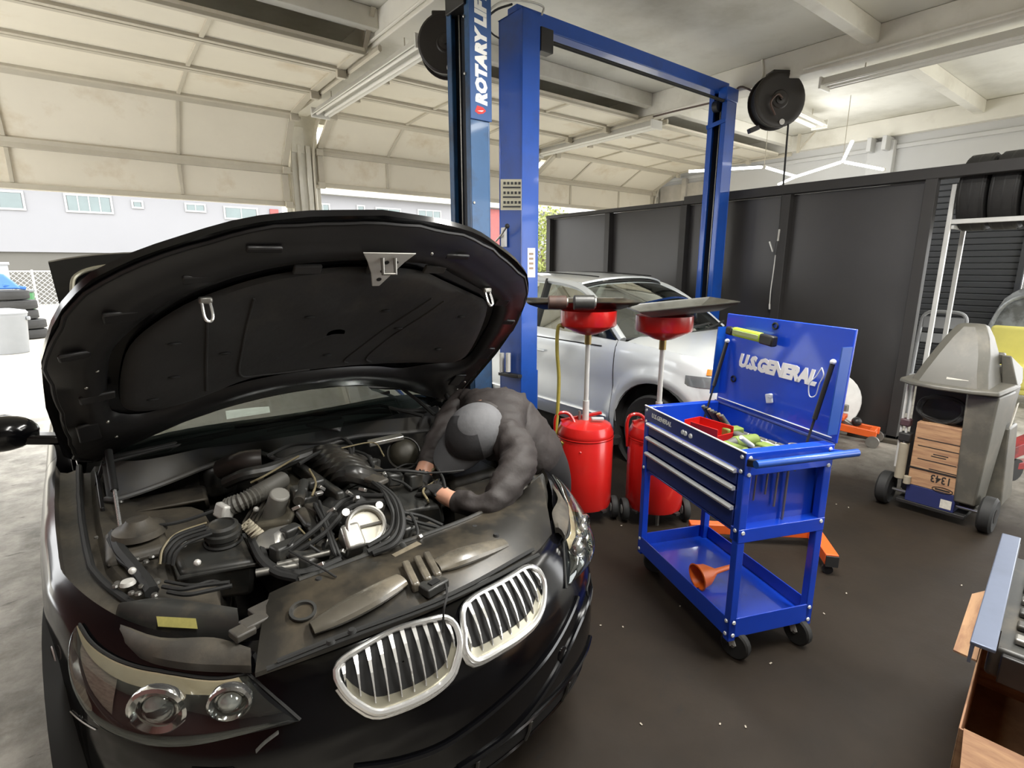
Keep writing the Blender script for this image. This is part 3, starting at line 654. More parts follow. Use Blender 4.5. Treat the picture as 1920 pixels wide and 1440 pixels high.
for px, py in ((768, 1082), (790, 1072), (808, 1064)):
    c = atz(px, py, .805); MB().bar(c+V(-.010, -.06, 0), c+V(.012, .05, .012), .022, .03).build('duct_rib', ductm, sp, world=True, bevel=.006)
c = atz(812, 1098, .80); MB().box(c, (.075, .05, .025), rotm(0, 0, .2)).build('latch_box', plastic, sp, world=True, bevel=.004)
MB().box(c+V(0, -.006, .012), (.03, .018, .008), rotm(0, 0, .2)).build('latch_slot', mesh_dark, sp, world=True)
c = atz(568, 1150, .795); MB().lathe([(.026, 0), (.033, .006), (.033, .012), (.026, .012), (.024, .002), (.001, .0)], c, (0, -.25, 1), 22).build('emblem_cap', plastic, sp, world=True)
for px, py in ((598, 1088), (890, 990), (893, 945), (930, 1005), (620, 1205), (660, 1185)):
    MB().lathe([(.001, .008), (.008, .008), (.011, 0)], atz(px, py, .808), n=10).build('cover_rivet', rubber, sp, world=True)
MB().box(atz(769, 1034, .812), (.10, .05, .003), rotm(.1, 0, .25)).build('spec_label', mat('dull_label', (104, 96, 80), .5, var=.3, scale=40), sp, world=True)
# hanging cable over the right kidney
MB().tube(spline(PZ([(835, 1090, .80), (838, 1115, .81), (832, 1145, .79)])+[surf(on_nose(822, 1180)[0], on_nose(822, 1180)[1], .02)], 5), .003, n=6).build('bonnet_cable', rubber, car, world=True)
# headlight rear housings and the black duct with the yellow sticker
for s in (-1, 1):
    m_ = lambda p: p if s < 0 else V(2*X0-p[0], p[1], p[2])
    R = ruled([(215, 1165, .77), (300, 1195, .775), (400, 1195, .775), (470, 1215, .77)], [(190, 1172, .750), (262, 1222, .750), (350, 1243, .752), (470, 1248, .752)], 20, 4, .012)
    MB().shell([[m_(p) for p in r] for r in R], V(0, 0, -.02)).build('headlight_housing', dusty, car, world=True)
    R = ruled([(232, 1130, .80), (300, 1120, .80), (380, 1130, .80), (445, 1140, .80)], [(215, 1165, .76), (300, 1185, .755), (380, 1188, .755), (450, 1190, .755)], 20, 5, .02)
    d_ = MB().shell([[m_(p) for p in r] for r in R], V(0, 0, -.03)).build('front_crossmember', plastic, car, world=True)
    if s < 0:
        a, b = atz(293, 1156, .792), atz(367, 1160, .792); n_ = nrm(np.cross(b-a, V(0, -.35, 1))); up_ = nrm(np.cross(V(0, -.8, .5), b-a)); up_ = up_ if up_[2] > 0 else -up_
        stk = MB().add([a, b, b+V(0, -.012, -.022), a+V(0, -.012, -.022), a+V(0, -.004, .003), b+V(0, -.004, .003), b+V(0, -.016, -.019), a+V(0, -.016, -.019)], [(0, 1, 2, 3), (4, 5, 6, 7)]).build('yellow_sticker', mat('yellow_sticker', (206, 200, 120), .5, var=.1, scale=60), d_, world=True)
for px, py, w_, h_ in ((505, 1140, .09, .05), (480, 1165, .07, .04), (455, 1185, .05, .04)):
    MB().box(atz(px, py, .79), (w_, h_, .02), rotm(.1, .05, .3)).build('latch_bracket', dusty, car, world=True, bevel=.004)
# ---- coolant tank with round cap
ct = MB().hexa(PZ([(345, 1135, .66), (478, 1118, .66), (450, 1060, .66), (335, 1075, .66)])+PZ([(338, 1076, .79), (482, 1050, .79), (455, 998, .80), (315, 1022, .80)])).build('coolant_tank', plastic, bay, world=True, bevel=.02, seg=3)
MB().tube(PZ([(336, 1084, .775), (484, 1058, .775), (458, 1003, .785), (312, 1028, .785)]), .007, n=6, closed=True).build('tank_seam', plastic, bay, world=True)
c = atz(418, 1000, .83); MB().lathe([(.048, -.05), (.048, -.01), (.054, -.004), (.054, .012), (.046, .016), (.046, .03), (.036, .036), (.034, .03), (.001, .03)], c, (0, -.1, 1), 26).build('tank_cap', plastic, bay, world=True)
MB().lathe([(.052, -.03), (.056, -.024), (.052, -.018)], c, (0, -.1, 1), 26, cap=False).build('cap_ring', rubber, bay, world=True)
# filter box behind it and left wing box
MB().hexa(PZ([(205, 985, .74), (395, 955, .74), (385, 905, .74), (205, 945, .74)])+PZ([(215, 968, .82), (390, 935, .82), (385, 912, .82), (205, 945, .82)])).build('relay_box', dusty, bay, world=True, bevel=.012)
MB().box(atz(400, 890, .80), (.12, .2, .14), rotm(0, 0, .2)).build('brake_tank', plastic, bay, world=True, bevel=.03, seg=3)
MB().box(atz(255, 1020, .80), (.16, .2, .04), rotm(.05, 0, 0)).build('strut_tower', dusty, bay, world=True, bevel=.03, seg=3)
MB().lathe([(.075, 0), (.07, .02), (.045, .03), (.03, .05), (.001, .05)], atz(262, 1000, .83), n=22).build('strut_mount', dusty, bay, world=True)
MB().lathe([(.001, .01), (.016, .01), (.02, 0)], atz(240, 1095, .80), n=12).build('white_plug', wmetal, bay, world=True)
for px, py in ((198, 961), (248, 1070), (290, 982), (303, 995), (370, 1055), (345, 1020), (480, 955)): MB().ball(atz(px, py, .83), .010, nu=8, nv=6).build('bolt_cap', wmetal, bay, world=True)
# ---- engine: two valve covers, ribbed manifold, throttle body
eng = MB().hexa([W(-.30, .50, .45), W(.32, .50, .45), W(.34, 1.2, .45), W(-.32, 1.2, .45), W(-.22, .55, .70), W(.24, .55, .70), W(.26, 1.15, .74), W(-.24, 1.15, .74)]).build('engine_block', plastic, car, world=True, bevel=.03)
vc = MB().hexa(PZ([(470, 1030, .72), (545, 1020, .72), (600, 880, .72), (520, 890, .72)])+PZ([(455, 985, .80), (545, 975, .82), (612, 855, .84), (530, 865, .82)])).build('valve_cover', mat('valve_cover_grey', (78, 75, 66), .45, var=.15, scale=8, dirt=(104, 98, 84), dscale=6), eng, world=True, bevel=.015, seg=3)
for k in range(4):
    MB().bar(atz(456+k*8, 982-k*1, .806+k*.002), atz(500+k*9, 905-k*2, .808+k*.003), .006, .008).build('cover_fin', dusty, eng, world=True)
ex = nrm(atz(492, 1008, .81)-atz(455, 975, .80)); ey = nrm(np.cross(V(-.25, -.75, .65), ex))
MT = basis(atz(450, 988, .835)-V(X0, Y0, 0), ex, ey)
text('lettering', 'BMW', .052, mat('cover_letter_grey', (166, 158, 138), .5), eng, MT, .004, bold=.0008)
MB().cyl(atz(512, 970, .80), atz(525, 925, .90), .036, .033, n=18).build('oil_filler', mat('grey_oil_filler', (120, 118, 112), .45, var=.1), eng, world=True, bevel=.006)
MB().hexa(PZ([(462, 1035, .80), (525, 1030, .80), (560, 985, .80), (500, 1000, .80)])+PZ([(478, 1005, .83), (520, 1000, .83), (548, 980, .83), (505, 990, .83)])).build('cover_front', alu, eng, world=True, bevel=.01)
MB().hexa(PZ([(745, 985, .72), (835, 985, .72), (800, 880, .72), (715, 880, .72)])+PZ([(755, 960, .80), (830, 945, .80), (790, 895, .82), (720, 905, .82)])).build('valve_cover', plastic, eng, world=True, bevel=.015, seg=3)
MB().hexa(PZ([(640, 900, .86), (690, 915, .86), (738, 895, .86), (690, 870, .86)])+PZ([(640, 892, .885), (690, 907, .885), (738, 888, .885), (690, 863, .885)])).build('coil_cover', dusty, eng, world=True, bevel=.008)
man = mat('manifold_black', (44, 44, 43), .28, var=.2, scale=8, dirt=(58, 55, 50), dscale=5)
for k in range(6):
    f = k/5; a = atz(557+f*66, 868+f*46, .80); b = atz(612+f*42, 852+f*42, .925); c2 = atz(690+f*28, 868+f*40, .84)
    MB().tube(spline([a, b*.75+(a+c2)*.125+V(0, 0, .02), c2], 7), [.034]*15, n=10).build('manifold_runner', man, eng, world=True)
MB().bar(atz(552, 872, .86), atz(640, 935, .86), .03, .05).build('fuel_rail', plastic, eng, world=True, bevel=.008)
MB().bar(atz(640, 880, .90), atz(720, 905, .90), .05, .02).build('fuel_rail', dusty, eng, world=True, bevel=.006)
MB().ball(atz(660, 955, .80), .12, (1, .9, .55), 20, 12).build('manifold_plenum', man, eng, world=True)
tb = atz(686, 985, .86); tn = nrm(V(-.15, -1, .75))
tbo = MB().lathe([(.045, -.06), (.062, -.02), (.062, .01), (.056, .014), (.050, .012), (.048, -.02)], tb, tn, 30, cap=False).build('throttle_body', alu, eng, world=True)
MB().lathe([(.049, -.012), (.001, -.010)], tb, tn, 28, cap=True).build('throttle_plate', mat('throttle_brass', (206, 202, 186), .35, metal=.5, var=.1), eng, world=True)
tx, ty, _ = frame(tn); MB().cyl(tb-tx*.055+tn*-.005, tb+tx*.055+tn*-.005, .005, n=8).build('throttle_shaft', steel, eng, world=True)
for q in range(4):
    a = math.pi/4+q*math.pi/2; p = tb+(tx*math.cos(a)+ty*math.sin(a))*.074; MB().cyl(p-tn*.03, p+tn*.008, .012, n=10).build('throttle_lug', alu, eng, world=True)
MB().bar(atz(652, 990, .85), atz(668, 1035, .80), .06, .07).build('throttle_motor', alu, eng, world=True, bevel=.012, seg=3)
MB().bar(atz(700, 1010, .80), atz(715, 1030, .79), .06, .03).build('pulley_bracket', alu, eng, world=True, bevel=.006)
MB().lathe([(.001, .01), (.02, .01), (.024, 0), (.024, -.03)], atz(676, 943, .875), (0, -.6, 1), 14).build('hose_stub', rubber, eng, world=True)
# corrugated intake hose
hp = spline(PZ([(425, 952, .84), (455, 940, .86), (490, 922, .87), (528, 900, .86)]), 10); rr = [.030+.0045*math.cos(i*math.pi) for i in range(len(hp))]
hp2 = resample(np.array(hp), 46); MB().tube(hp2, [.033 if i % 2 else .027 for i in range(46)], n=14).build('corrugated_hose', mat('grey_corrugated_hose', (92, 90, 84), .5, var=.1), eng, world=True, smooth=20)
MB().box(atz(421, 957, .84), (.05, .05, .05), rotm(.2, .3, .5)).build('sensor_plug', wmetal, eng, world=True, bevel=.008)
# wrapped loom behind
MB().tube(spline(PZ([(425, 905, .86), (460, 890, .90), (505, 880, .90), (550, 862, .90), (600, 845, .91)]), 5), .024, n=10).build('wrapped_loom', plastic, eng, world=True)
MB().tube(spline(PZ([(418, 880, .88), (455, 866, .92), (490, 862, .92)]), 5), .042, n=12).build('servo_cover', mat('servo_brown_black', (46, 41, 38), .4, var=.2, scale=10), eng, world=True)
# brake booster on the driver side
bb = atz(757, 850, .86); MB().lathe([(.015, .045), (.04, .04), (.06, .02), (.066, 0), (.06, -.02)], bb, V(-.3, -1, .6), 26).build('brake_booster', mat('booster_zinc', (52, 49, 40), .5, metal=.2, var=.3, scale=20), car, world=True)
MB().lathe([(.066, .015), (.072, .008), (.066, 0)], bb, V(-.3, -1, .6), 26, cap=False).build('booster_rim', alu, car, world=True)
MB().bar(atz(690, 832, .92), atz(755, 818, .93), .05, .02).build('cowl_connector', alu, car, world=True, bevel=.005)
# wires and hoses
def cable(pts, r, m=rubber, parent=None, name='cable'): return MB().tube(spline(PZ(pts), 6), r, n=7).build(name, m, parent or eng, world=True)
for pts, r in [([(530, 1040, .80), (600, 985, .85), (650, 935, .88), (720, 930, .90)], .009), ([(540, 1045, .79), (610, 1000, .84), (660, 950, .88), (735, 940, .89)], .009),
    ([(700, 905, .90), (735, 935, .90), (748, 975, .87), (735, 1010, .84), (690, 1035, .82)], .009), ([(705, 905, .90), (742, 935, .90), (756, 980, .87), (742, 1018, .84), (700, 1038, .82)], .009), ([(710, 908, .90), (728, 940, .90), (738, 970, .87), (728, 1000, .84), (690, 1025, .82)], .008),
    ([(748, 960, .85), (790, 968, .83), (830, 985, .81)], .006), ([(750, 970, .84), (785, 980, .82), (825, 990, .81)], .006), ([(745, 955, .85), (770, 965, .84), (782, 990, .82), (783, 1005, .81)], .005),
    ([(590, 945, .87), (610, 985, .85), (625, 1030, .82), (632, 1045, .80)], .007), ([(598, 940, .87), (615, 985, .85), (632, 1030, .82), (638, 1045, .80)], .006),
    ([(488, 1020, .80), (500, 1055, .79), (540, 1075, .79), (590, 1070, .79), (640, 1050, .80)], .013), ([(470, 1010, .82), (490, 1050, .80), (520, 1075, .79), (560, 1085, .79)], .012),
    ([(560, 870, .92), (600, 848, .93), (650, 838, .94), (660, 860, .92)], .008), ([(500, 855, .92), (545, 835, .94), (600, 830, .95), (640, 822, .95), (660, 835, .94), (662, 850, .92)], .007),
    ([(520, 865, .90), (600, 838, .93), (680, 850, .92), (700, 875, .90)], .006), ([(700, 882, .90), (760, 883, .90), (800, 887, .88)], .006), ([(735, 898, .89), (755, 905, .88), (772, 918, .87)], .005),
    ([(818, 875, .88), (830, 895, .87), (835, 915, .86)], .005), ([(800, 887, .88), (840, 885, .88), (870, 882, .88)], .004),
    ([(300, 1055, .80), (305, 1030, .83), (330, 1005, .85), (385, 985, .86)], .006), ([(308, 1055, .80), (314, 1032, .83), (338, 1008, .85), (390, 990, .86)], .006), ([(316, 1058, .80), (322, 1034, .83), (346, 1012, .85), (395, 996, .86)], .006), ([(324, 1060, .80), (330, 1038, .83), (352, 1018, .85), (398, 1000, .86)], .005),
    ([(250, 985, .84), (300, 985, .85), (350, 975, .85), (400, 958, .86)], .006), ([(215, 1000, .83), (225, 1030, .82), (245, 1055, .81), (270, 1085, .80), (285, 1110, .79)], .018), ([(205, 1010, .82), (222, 1045, .81), (246, 1065, .81)], .008),
    ([(305, 1100, .80), (340, 1105, .80), (380, 1098, .80), (430, 1092, .80)], .006), ([(315, 1110, .795), (350, 1115, .795), (390, 1108, .795), (435, 1098, .795)], .006), ([(310, 1090, .80), (360, 1098, .80), (400, 1090, .80), (432, 1102, .79)], .005)]:
    cable(pts, r, name='hose' if r > .0075 else 'wire')
gold = mat('loom_tan', (122, 112, 86), .5, var=.2, scale=20)
for pts, r in [([(300, 1058, .802), (306, 1028, .835), (332, 1000, .855), (388, 980, .865)], .0035), ([(470, 905, .89), (500, 890, .91), (560, 855, .92)], .004), ([(580, 880, .92), (592, 905, .90), (585, 930, .88)], .004), ([(556, 985, .83), (575, 1005, .82), (590, 1025, .80)], .003), ([(640, 840, .95), (700, 830, .94), (720, 855, .92)], .003)]:
    cable(pts, r, gold, name='tan_wire')
for px, py, z in ((655, 925, .90), (680, 918, .90), (622, 958, .87), (668, 935, .90), (600, 1060, .80), (640, 1035, .81), (785, 1008, .81), (722, 890, .90), (690, 878, .91), (598, 925, .89), (603, 915, .89), (556, 952, .86)):
    MB().box(atz(px, py, z), (.028, .014, .012), rotm(random.random(), random.random(), random.random()*3)).build('clip', alu, eng, world=True, bevel=.002)
for px, py, z, sx, sy, sz in ((545, 1028, .80, .12, .05, .05), (580, 1045, .78, .10, .08, .04), (615, 1065, .77, .12, .05, .03), (735, 895, .87, .06, .06, .05), (775, 900, .85, .06, .05, .06), (800, 1000, .77, .12, .08, .04), (765, 995, .79, .07, .06, .05), (600, 965, .83, .05, .12, .05), (570, 940, .84, .07, .07, .06), (700, 870, .88, .05, .04, .04), (715, 1000, .80, .06, .05, .05), (545, 1000, .81, .06, .04, .05), (590, 905, .89, .06, .05, .03), (560, 925, .88, .05, .05, .05)):
    MB().box(atz(px, py, z), (sx, sy, sz), rotm(.2*random.random(), .2*random.random(), .6*random.random())).build('connector', plastic, eng, world=True, bevel=.008)
for a, b, r in (((565, 960, .84), (600, 1010, .80), .02), ((570, 905, .90), (560, 940, .88), .018), ((735, 1000, .80), (760, 1035, .80), .016), ((480, 1075, .79), (560, 1060, .79), .012), ((520, 1060, .79), (620, 1035, .80), .010)):
    MB().cyl(atz(*a), atz(*b), r, n=12).build('coolant_pipe', steel if r < .013 else plastic, eng, world=True)
# right-hand dark box, air box
MB().box(atz(812, 905, .72), (.2, .26, .14), rotm(0, 0, .1)).build('air_box', plastic, bay, world=True, bevel=.02, seg=3)
MB().box(W(.50, .62, .70), (.26, .2, .16)).build('washer_tank', dusty, bay, world=True, bevel=.02, seg=3)
MB().lathe([(.034, 0), (.03, .006), (.014, .010), (.014, .016), (.001, .016)], atz(875, 944, .80), n=18).build('strut_mount', steel, bay, world=True)
MB().box(W(.52, .88, .74), (.24, .26, .1)).build('strut_tower', dusty, bay, world=True, bevel=.03, seg=3)
# ---- cowl, windscreen, wipers
MB().shell(ruled([(190, 862, .955), (275, 862, .96), (425, 830, .965), (530, 812, .97), (590, 805, .97), (650, 795, .97), (720, 787, .97), (812, 779, .96)], [(200, 935, .86), (300, 907, .87), (400, 868, .875), (480, 845, .89), (530, 858, .87), (600, 838, .885), (660, 818, .90), (735, 812, .90), (805, 806, .89)], 50, 6, .012), V(0, .02, -.012)).build('cowl_panel', cowlm, car, world=True)
MB().tube(spline(PZ([(198, 936, .862), (225, 934, .864), (300, 909, .872), (400, 870, .877), (470, 847, .89), (500, 853, .885), (530, 862, .872), (600, 840, .887), (660, 820, .902), (735, 813, .902), (805, 807, .892)]), 5), .010, n=8).build('cowl_lip', cowlm, car, world=True)
MB().tube(spline(PZ([(195, 862, .97), (275, 845, .985), (450, 808, .99), (640, 775, .99), (800, 770, .98)]), 5), .012, n=8).build('screen_seal', rubber, car, world=True)
MB().hexa(PZ([(570, 800, .965), (640, 812, .965), (648, 785, .965), (600, 785, .965)])+PZ([(570, 795, .985), (635, 806, .985), (645, 780, .985), (600, 780, .985)])).build('wiper_cowl', cowlm, car, world=True, bevel=.01)
wb = [(-.74, 1.44, .955), (-.55, 1.29, .97), (-.3, 1.18, .98), (0, 1.14, .985), (.3, 1.18, .98), (.55, 1.29, .97), (.74, 1.44, .955)]; wt = [(-.56, 2.10, 1.38), (-.4, 2.04, 1.405), (-.2, 2.01, 1.42), (0, 2.0, 1.425), (.2, 2.01, 1.42), (.4, 2.04, 1.405), (.56, 2.10, 1.38)]
a = resample(np.array(spline([W(*p) for p in wb], 4)), 25); b = resample(np.array(spline([W(*p) for p in wt], 4)), 25)
MB().grid([[a[i]*(1-f)+b[i]*f+V(0, -.04, .06)*math.sin(math.pi*f)*.6 for i in range(25)] for f in np.linspace(0, 1, 8)]).build('windscreen', wsg, car, world=True)
for P_, r in (([(440, 801, 1.005), (572, 776, 1.02), (730, 735, 1.06)], .008), ([(553, 781, 1.0), (640, 770, 1.015), (713, 760, 1.01), (793, 780, .985)], .008), ([(657, 722, 1.10), (700, 726, 1.09), (753, 728, 1.07), (785, 752, 1.02), (815, 778, .985)], .009), ([(500, 808, .99), (547, 797, 1.0), (640, 783, 1.0)], .006), ([(205, 866, .975), (300, 842, .985), (400, 822, .99)], .006)):
    MB().tube(PZ(P_), r, n=6).build('wiper_arm', rubber, car, world=True)
MB().bar(atz(560, 777, 1.015), atz(727, 737, 1.05), .02, .01).build('wiper_blade', mat('wiper_grey', (120, 124, 122), .35, metal=.3), car, world=True)
for q in ([(463, 735, 1.10), (470, 755, 1.08), (500, 750, 1.08), (520, 735, 1.09), (530, 745, 1.08)], [(590, 730, 1.10), (610, 715, 1.11), (650, 712, 1.11), (656, 705, 1.12)]):
    MB().tube(spline(PZ(q), 4), .004, n=6).build('washer_hose', rubber, car, world=True)
# ---- cabin: pillars, roof, side glass, rear glass, interior
def side_pts(s): return dict(A0=W(s*.76, 1.44, .955), A1=W(s*.575, 2.12, 1.385), B1=W(s*.56, 2.75, 1.43), C1=W(s*.55, 3.35, 1.40), D0=W(s*.70, 4.02, .985), B0=W(s*.80, 2.72, .97), C0=W(s*.79, 3.45, .975))
roof_rows = []
for f in np.linspace(0, 1, 9):
    y = 2.08+f*1.30; z = 1.40+.055*math.sin(math.pi*f*.9+.25); roof_rows.append([W(x*(.57-.02*f), y, z-.045*abs(x)**2.5) for x in np.linspace(-1, 1, 13)])
MB().shell(roof_rows, V(0, 0, .02)).build('roof', paint, car, world=True)
dark_glass = glass('tinted_side_glass', (.25, .3, .3), .5)
for s in (-1, 1):
    p = side_pts(s)
    MB().tube(spline([p['A0'], (p['A0']+p['A1'])/2+V(0, 0, .03), p['A1'], p['B1'], p['C1'], (p['C1']+p['D0'])/2+V(0, 0, .05), p['D0']], 6), .035, n=8).build('roof_rail', paint, car, world=True)
    MB().bar(p['B0'], p['B1'], .03, .07, up=(1, 0, 0)).build('door_pillar', paint, car, world=True)
    MB().add([p['A0'], p['B0'], p['B1'], p['A1']], [(0, 1, 2, 3)]).build('front_window', dark_glass, car, world=True)
    MB().add([p['B0'], p['C0'], p['D0'], p['C1'], p['B1']], [(0, 1, 2, 3, 4)]).build('rear_window', dark_glass, car, world=True)
MB().add([W(-.55, 3.35, 1.40), W(.55, 3.35, 1.40), W(.68, 4.0, 1.0), W(-.68, 4.0, 1.0)], [(0, 1, 2, 3)]).build('rear_screen', dark_glass, car, world=True)
MB().hexa([W(-.88, 1.45, .25), W(.88, 1.45, .25), W(.88, 4.3, .25), W(-.88, 4.3, .25), W(-.72, 1.5, .9), W(.72, 1.5, .9), W(.75, 1.9, .9), W(-.75, 1.9, .9)]).build('cabin_floor', rubber, car, world=True)
for s in (-.38, .38): MB().box(W(s, 2.55, .85), (.5, .16, .75), rotm(-.25)).build('seat_back', satin, car, world=True, bevel=.05, seg=3)
MB().hexa([W(-.70, 4.0, .98), W(.70, 4.0, .98), W(.68, 4.05, .98), W(-.68, 4.05, .98), W(-.70, 4.0, .99), W(.70, 4.0, .99), W(.68, 4.75, .95), W(-.68, 4.75, .95)]).build('boot_floor', rubber, car, world=True)
# raised boot lid
R = []
for x in np.linspace(-1, 1, 21):
    h = .74-.08*abs(x)**3; R.append([W(x*.90*(1-.06*(1-f)), 4.10+.16*f-.05*math.sin(math.pi*f), 1.02+h*f) for f in np.linspace(0, 1, 8)])
bl = MB().shell(R, V(0, .03, .01)).build('boot_lid', paint, car, world=True)
MB().tube(spline([W(-.80, 4.09, 1.1), W(-.79, 4.13, 1.46), W(-.73, 4.17, 1.60), W(-.5, 4.18, 1.66), W(0, 4.18, 1.68), W(.5, 4.18, 1.66), W(.73, 4.17, 1.60), W(.80, 4.09, 1.1)], 6), .016, n=8).build('boot_seal', silver_lip, bl, world=True)
# mirrors
for s in (-1, 1):
    mr = MB().ball(W(s*1.03, 1.83, 1.0), .1, (1.15, .7, .72), 18, 12).build('door_mirror', paint, car, world=True)
    MB().bar(W(s*.84, 1.80, .95), W(s*.96, 1.82, .97), .07, .04).build('mirror_stalk', paint, mr, world=True, bevel=.01)
    MB().lathe([(.001, .001), (.062, .001)], W(s*1.03, 1.905, 1.0), (0, 1, 0), 18, cap=False).build('mirror_glass', chrome, mr, world=True)
# wheels
def wheel(parent, c, r=.335, w=.225, rim_m=None, side=1, hub=.235, name='wheel'):
    c = V(c); x = V(1, 0, 0); h = w/2; tm = mat('tyre_rubber', (34, 33, 32), .75, var=.15, scale=20, bump=.1)
    t = MB().lathe([(hub, -h*.8), (r*.93, -h), (r*.985, -h*.8), (r, -h*.5), (r, h*.5), (r*.985, h*.8), (r*.93, h), (hub, h*.8), (hub, -h*.8)], c, x, 36, cap=False).build(name, tm, parent, world=True)
    MB().lathe([(hub, -h*.75), (hub*.96, 0), (hub, h*.75)], c, x, 32, cap=False).build('rim_barrel', rim_m or alu, t, world=True)
    d = side*h*.6; MB().cyl(c+x*(d-.02*side), c+x*(d+.02*side), .05, n=16).build('hub', rim_m or alu, t, world=True)
    for k in range(5):
        a = 2*math.pi*k/5+.3; e = V(0, math.cos(a), math.sin(a)); MB().bar(c+x*d+e*.03, c+x*d+e*hub*.98, .045, .025, up=x).build('spoke', rim_m or alu, t, world=True, bevel=.006)
    return t
for s in (-1, 1):
    wheel(car, W(s*.79, .86, .335), side=s); wheel(car, W(s*.79, 3.75, .335), side=s)
    for yc in (.86, 3.75):
        MB().lathe([(.37, -.12), (.37, .12)], W(s*.78, yc, .33), (1, 0, 0), 32, cap=False).build('arch_liner', rubber, car, world=True)
# round marker and scuffs on the left wing, scuff on the bumper
q = on_nose(104, 1230); mk = MB().lathe([(.001, .003), (.026, .003), (.028, .0)], surf(*q, .002), nrm(surf(*q, .1)-surf(*q)), 18).build('wing_marker', mat('faded_marker', (150, 140, 136), .5), car, world=True)
MB().lathe([(.001, .002), (.010, .002)], surf(*q, .006), nrm(surf(*q, .1)-surf(*q)), 12, cap=False).build('marker_hole', rubber, mk, world=True)
MB().tube(on_line([(134, 1335), (155, 1352), (180, 1366)], .002), .0016, n=5).build('wing_scratch', wmetal, car, world=True)
sc_ = on_line([(480, 1405), (500, 1385), (520, 1368)], .001); MB().tube(sc_, .010, n=6, flat=.1).build('bumper_scuff', mat('scuffed_primer', (92, 92, 88), .6, var=.3, scale=60), car, world=True)
# more small fittings crowding the bay
rs = np.random.RandomState(11)
for k in range(70):
    px = rs.uniform(470, 840); py = rs.uniform(865, 1045)
    if (px-686)**2+(py-985)**2 < 60**2 or py > 1090-.36*(px-560)-30 or (560 < px < 730 and py < 935): continue
    z = rs.uniform(.74, .815); m_ = [plastic, plastic, rubber, dusty, steel, alu][rs.randint(6)]; c = atz(px, py, z)
    if rs.rand() < .5: MB().box(c, tuple(rs.uniform(.015, .05, 3)), rotm(*rs.uniform(-.4, .4, 3))).build('fitting', m_, eng, world=True, bevel=.004)
    else: d = nrm(rs.normal(size=3)+V(0, 0, .6))*rs.uniform(.02, .05); MB().cyl(c-d, c+d, rs.uniform(.006, .018), n=10).build('fitting', m_, eng, world=True, bevel=.002)
for k in range(22):
    px = rs.uniform(480, 820); py = rs.uniform(870, 1040); p = [(px, py, rs.uniform(.79, .84))]
    for q_ in range(3): p.append((min(830, p[-1][0]+rs.uniform(-10, 35)), p[-1][1]+rs.uniform(-28, 18), rs.uniform(.79, .85)))
    cable(p, rs.uniform(.0025, .0055), rubber if rs.rand() < .75 else gold, name='wire')
for k in range(14):
    c = atz(rs.uniform(170, 300), rs.uniform(950, 1130), .80); MB().lathe([(.001, .006), (.007, .006), (.009, 0)], c, n=8).build('bay_bolt', steel, bay, world=True)
# ================================================================== LIFTS
blue = mat('lift_blue_paint', (20, 74, 164), .32, var=.08, scale=3, coat=.3, dirt=(30, 62, 120), dscale=2.5, dpos=(.55, .8))
navy = mat('lift_slate_blue_paint', (40, 84, 128), .38, var=.1, scale=3, coat=.2, dirt=(34, 58, 88), dscale=3)
ink = mat('lift_channel_dark', (12, 16, 24), .5, var=.2)
white_ink = mat('white_print', (236, 236, 232), .5, var=.03)
red_ink = mat('red_print', (200, 40, 36), .5, var=.1)
def column(root, corner, dx, dy, h, m, open_side, name='column'):
    """C-shaped steel post; corner = (-X,-Y) corner, local to root"""
    x, y = corner; t = .012; mb = MB()
    if open_side < 0:   # open towards -X
        mb.bb((x+dx-t, y, .02), (x+dx, y+dy, h)).bb((x, y, .02), (x+dx, y+t, h)).bb((x, y+dy-t, .02), (x+dx, y+dy, h)).bb((x, y, .02), (x+t, y+.06, h)).bb((x, y+dy-.06, .02), (x+t, y+dy, h))
    else:
        mb.bb((x, y, .02), (x+t, y+dy, h)).bb((x, y, .02), (x+dx, y+t, h)).bb((x, y+dy-t, .02), (x+dx, y+dy, h)).bb((x+dx-t, y, .02), (x+dx, y+.09, h)).bb((x+dx-t, y+dy-.09, .02), (x+dx, y+dy, h))
    c = mb.build(name, m, root, bevel=.004)
    MB().bb((x-.06, y-.06, 0), (x+dx+.06, y+dy+.06, .022)).build('base_plate', m, root, bevel=.003)
    for a in (-.04, dx+.04):
        for b in (-.04, dy+.04): MB().cyl((x+a, y+b, .02), (x+a, y+b, .045), .014, n=6).build('anchor_bolt', steel, c)
    return c
# ---- blue two-post lift over the silver car
LY = 3.51
lift = thing('two_post_lift', 'bright blue two-post lift standing around the silver car', 'car lift', (4.3, LY+.2, 0))
lo = lambda X, Y: (X-4.3, Y-LY-.2)
cl = lo(2.823, LY); Yb = float(atX(935, 200, 2.823)[1]); HL_ = 3.55
c1 = column(lift, cl, .175, Yb-LY, HL_, blue, 1)
cr = lo(5.64, LY); Yr = float(atX(1322, 300, 5.64)[1])
c2 = column(lift, cr, .19, Yr-LY, HL_-.02, blue, -1)
ym = (Yb-LY)/2+cl[1]
MB().bb((cl[0]+.02, ym-.06, HL_-.06), (cr[0]+.17, ym+.06, HL_+.06)).build('top_beam', blue, lift, bevel=.006)
MB().cyl((cl[0]+.2, ym-.12, HL_-.16), (cr[0]-.02, ym-.12, HL_-.16), .016, n=10).build('cutoff_bar', rubber, lift)
MB().bb((cl[0]+.19, ym-.15, HL_-.25), (cl[0]+.32, ym-.06, HL_-.08)).build('switch_box', satin, lift, bevel=.006)
for a in (.10, .22): MB().cyl((cr[0]+.05, cr[1]+a, .1), (cr[0]+.05, cr[1]+a, HL_-.1), .006, n=6).build('lift_cable', steel, lift)
MB().bb((cr[0]+.10, cr[1]+.02, .02), (cr[0]+.12, Yr-LY-.02+cr[1], HL_-.1)).build('channel_back', ink, lift)
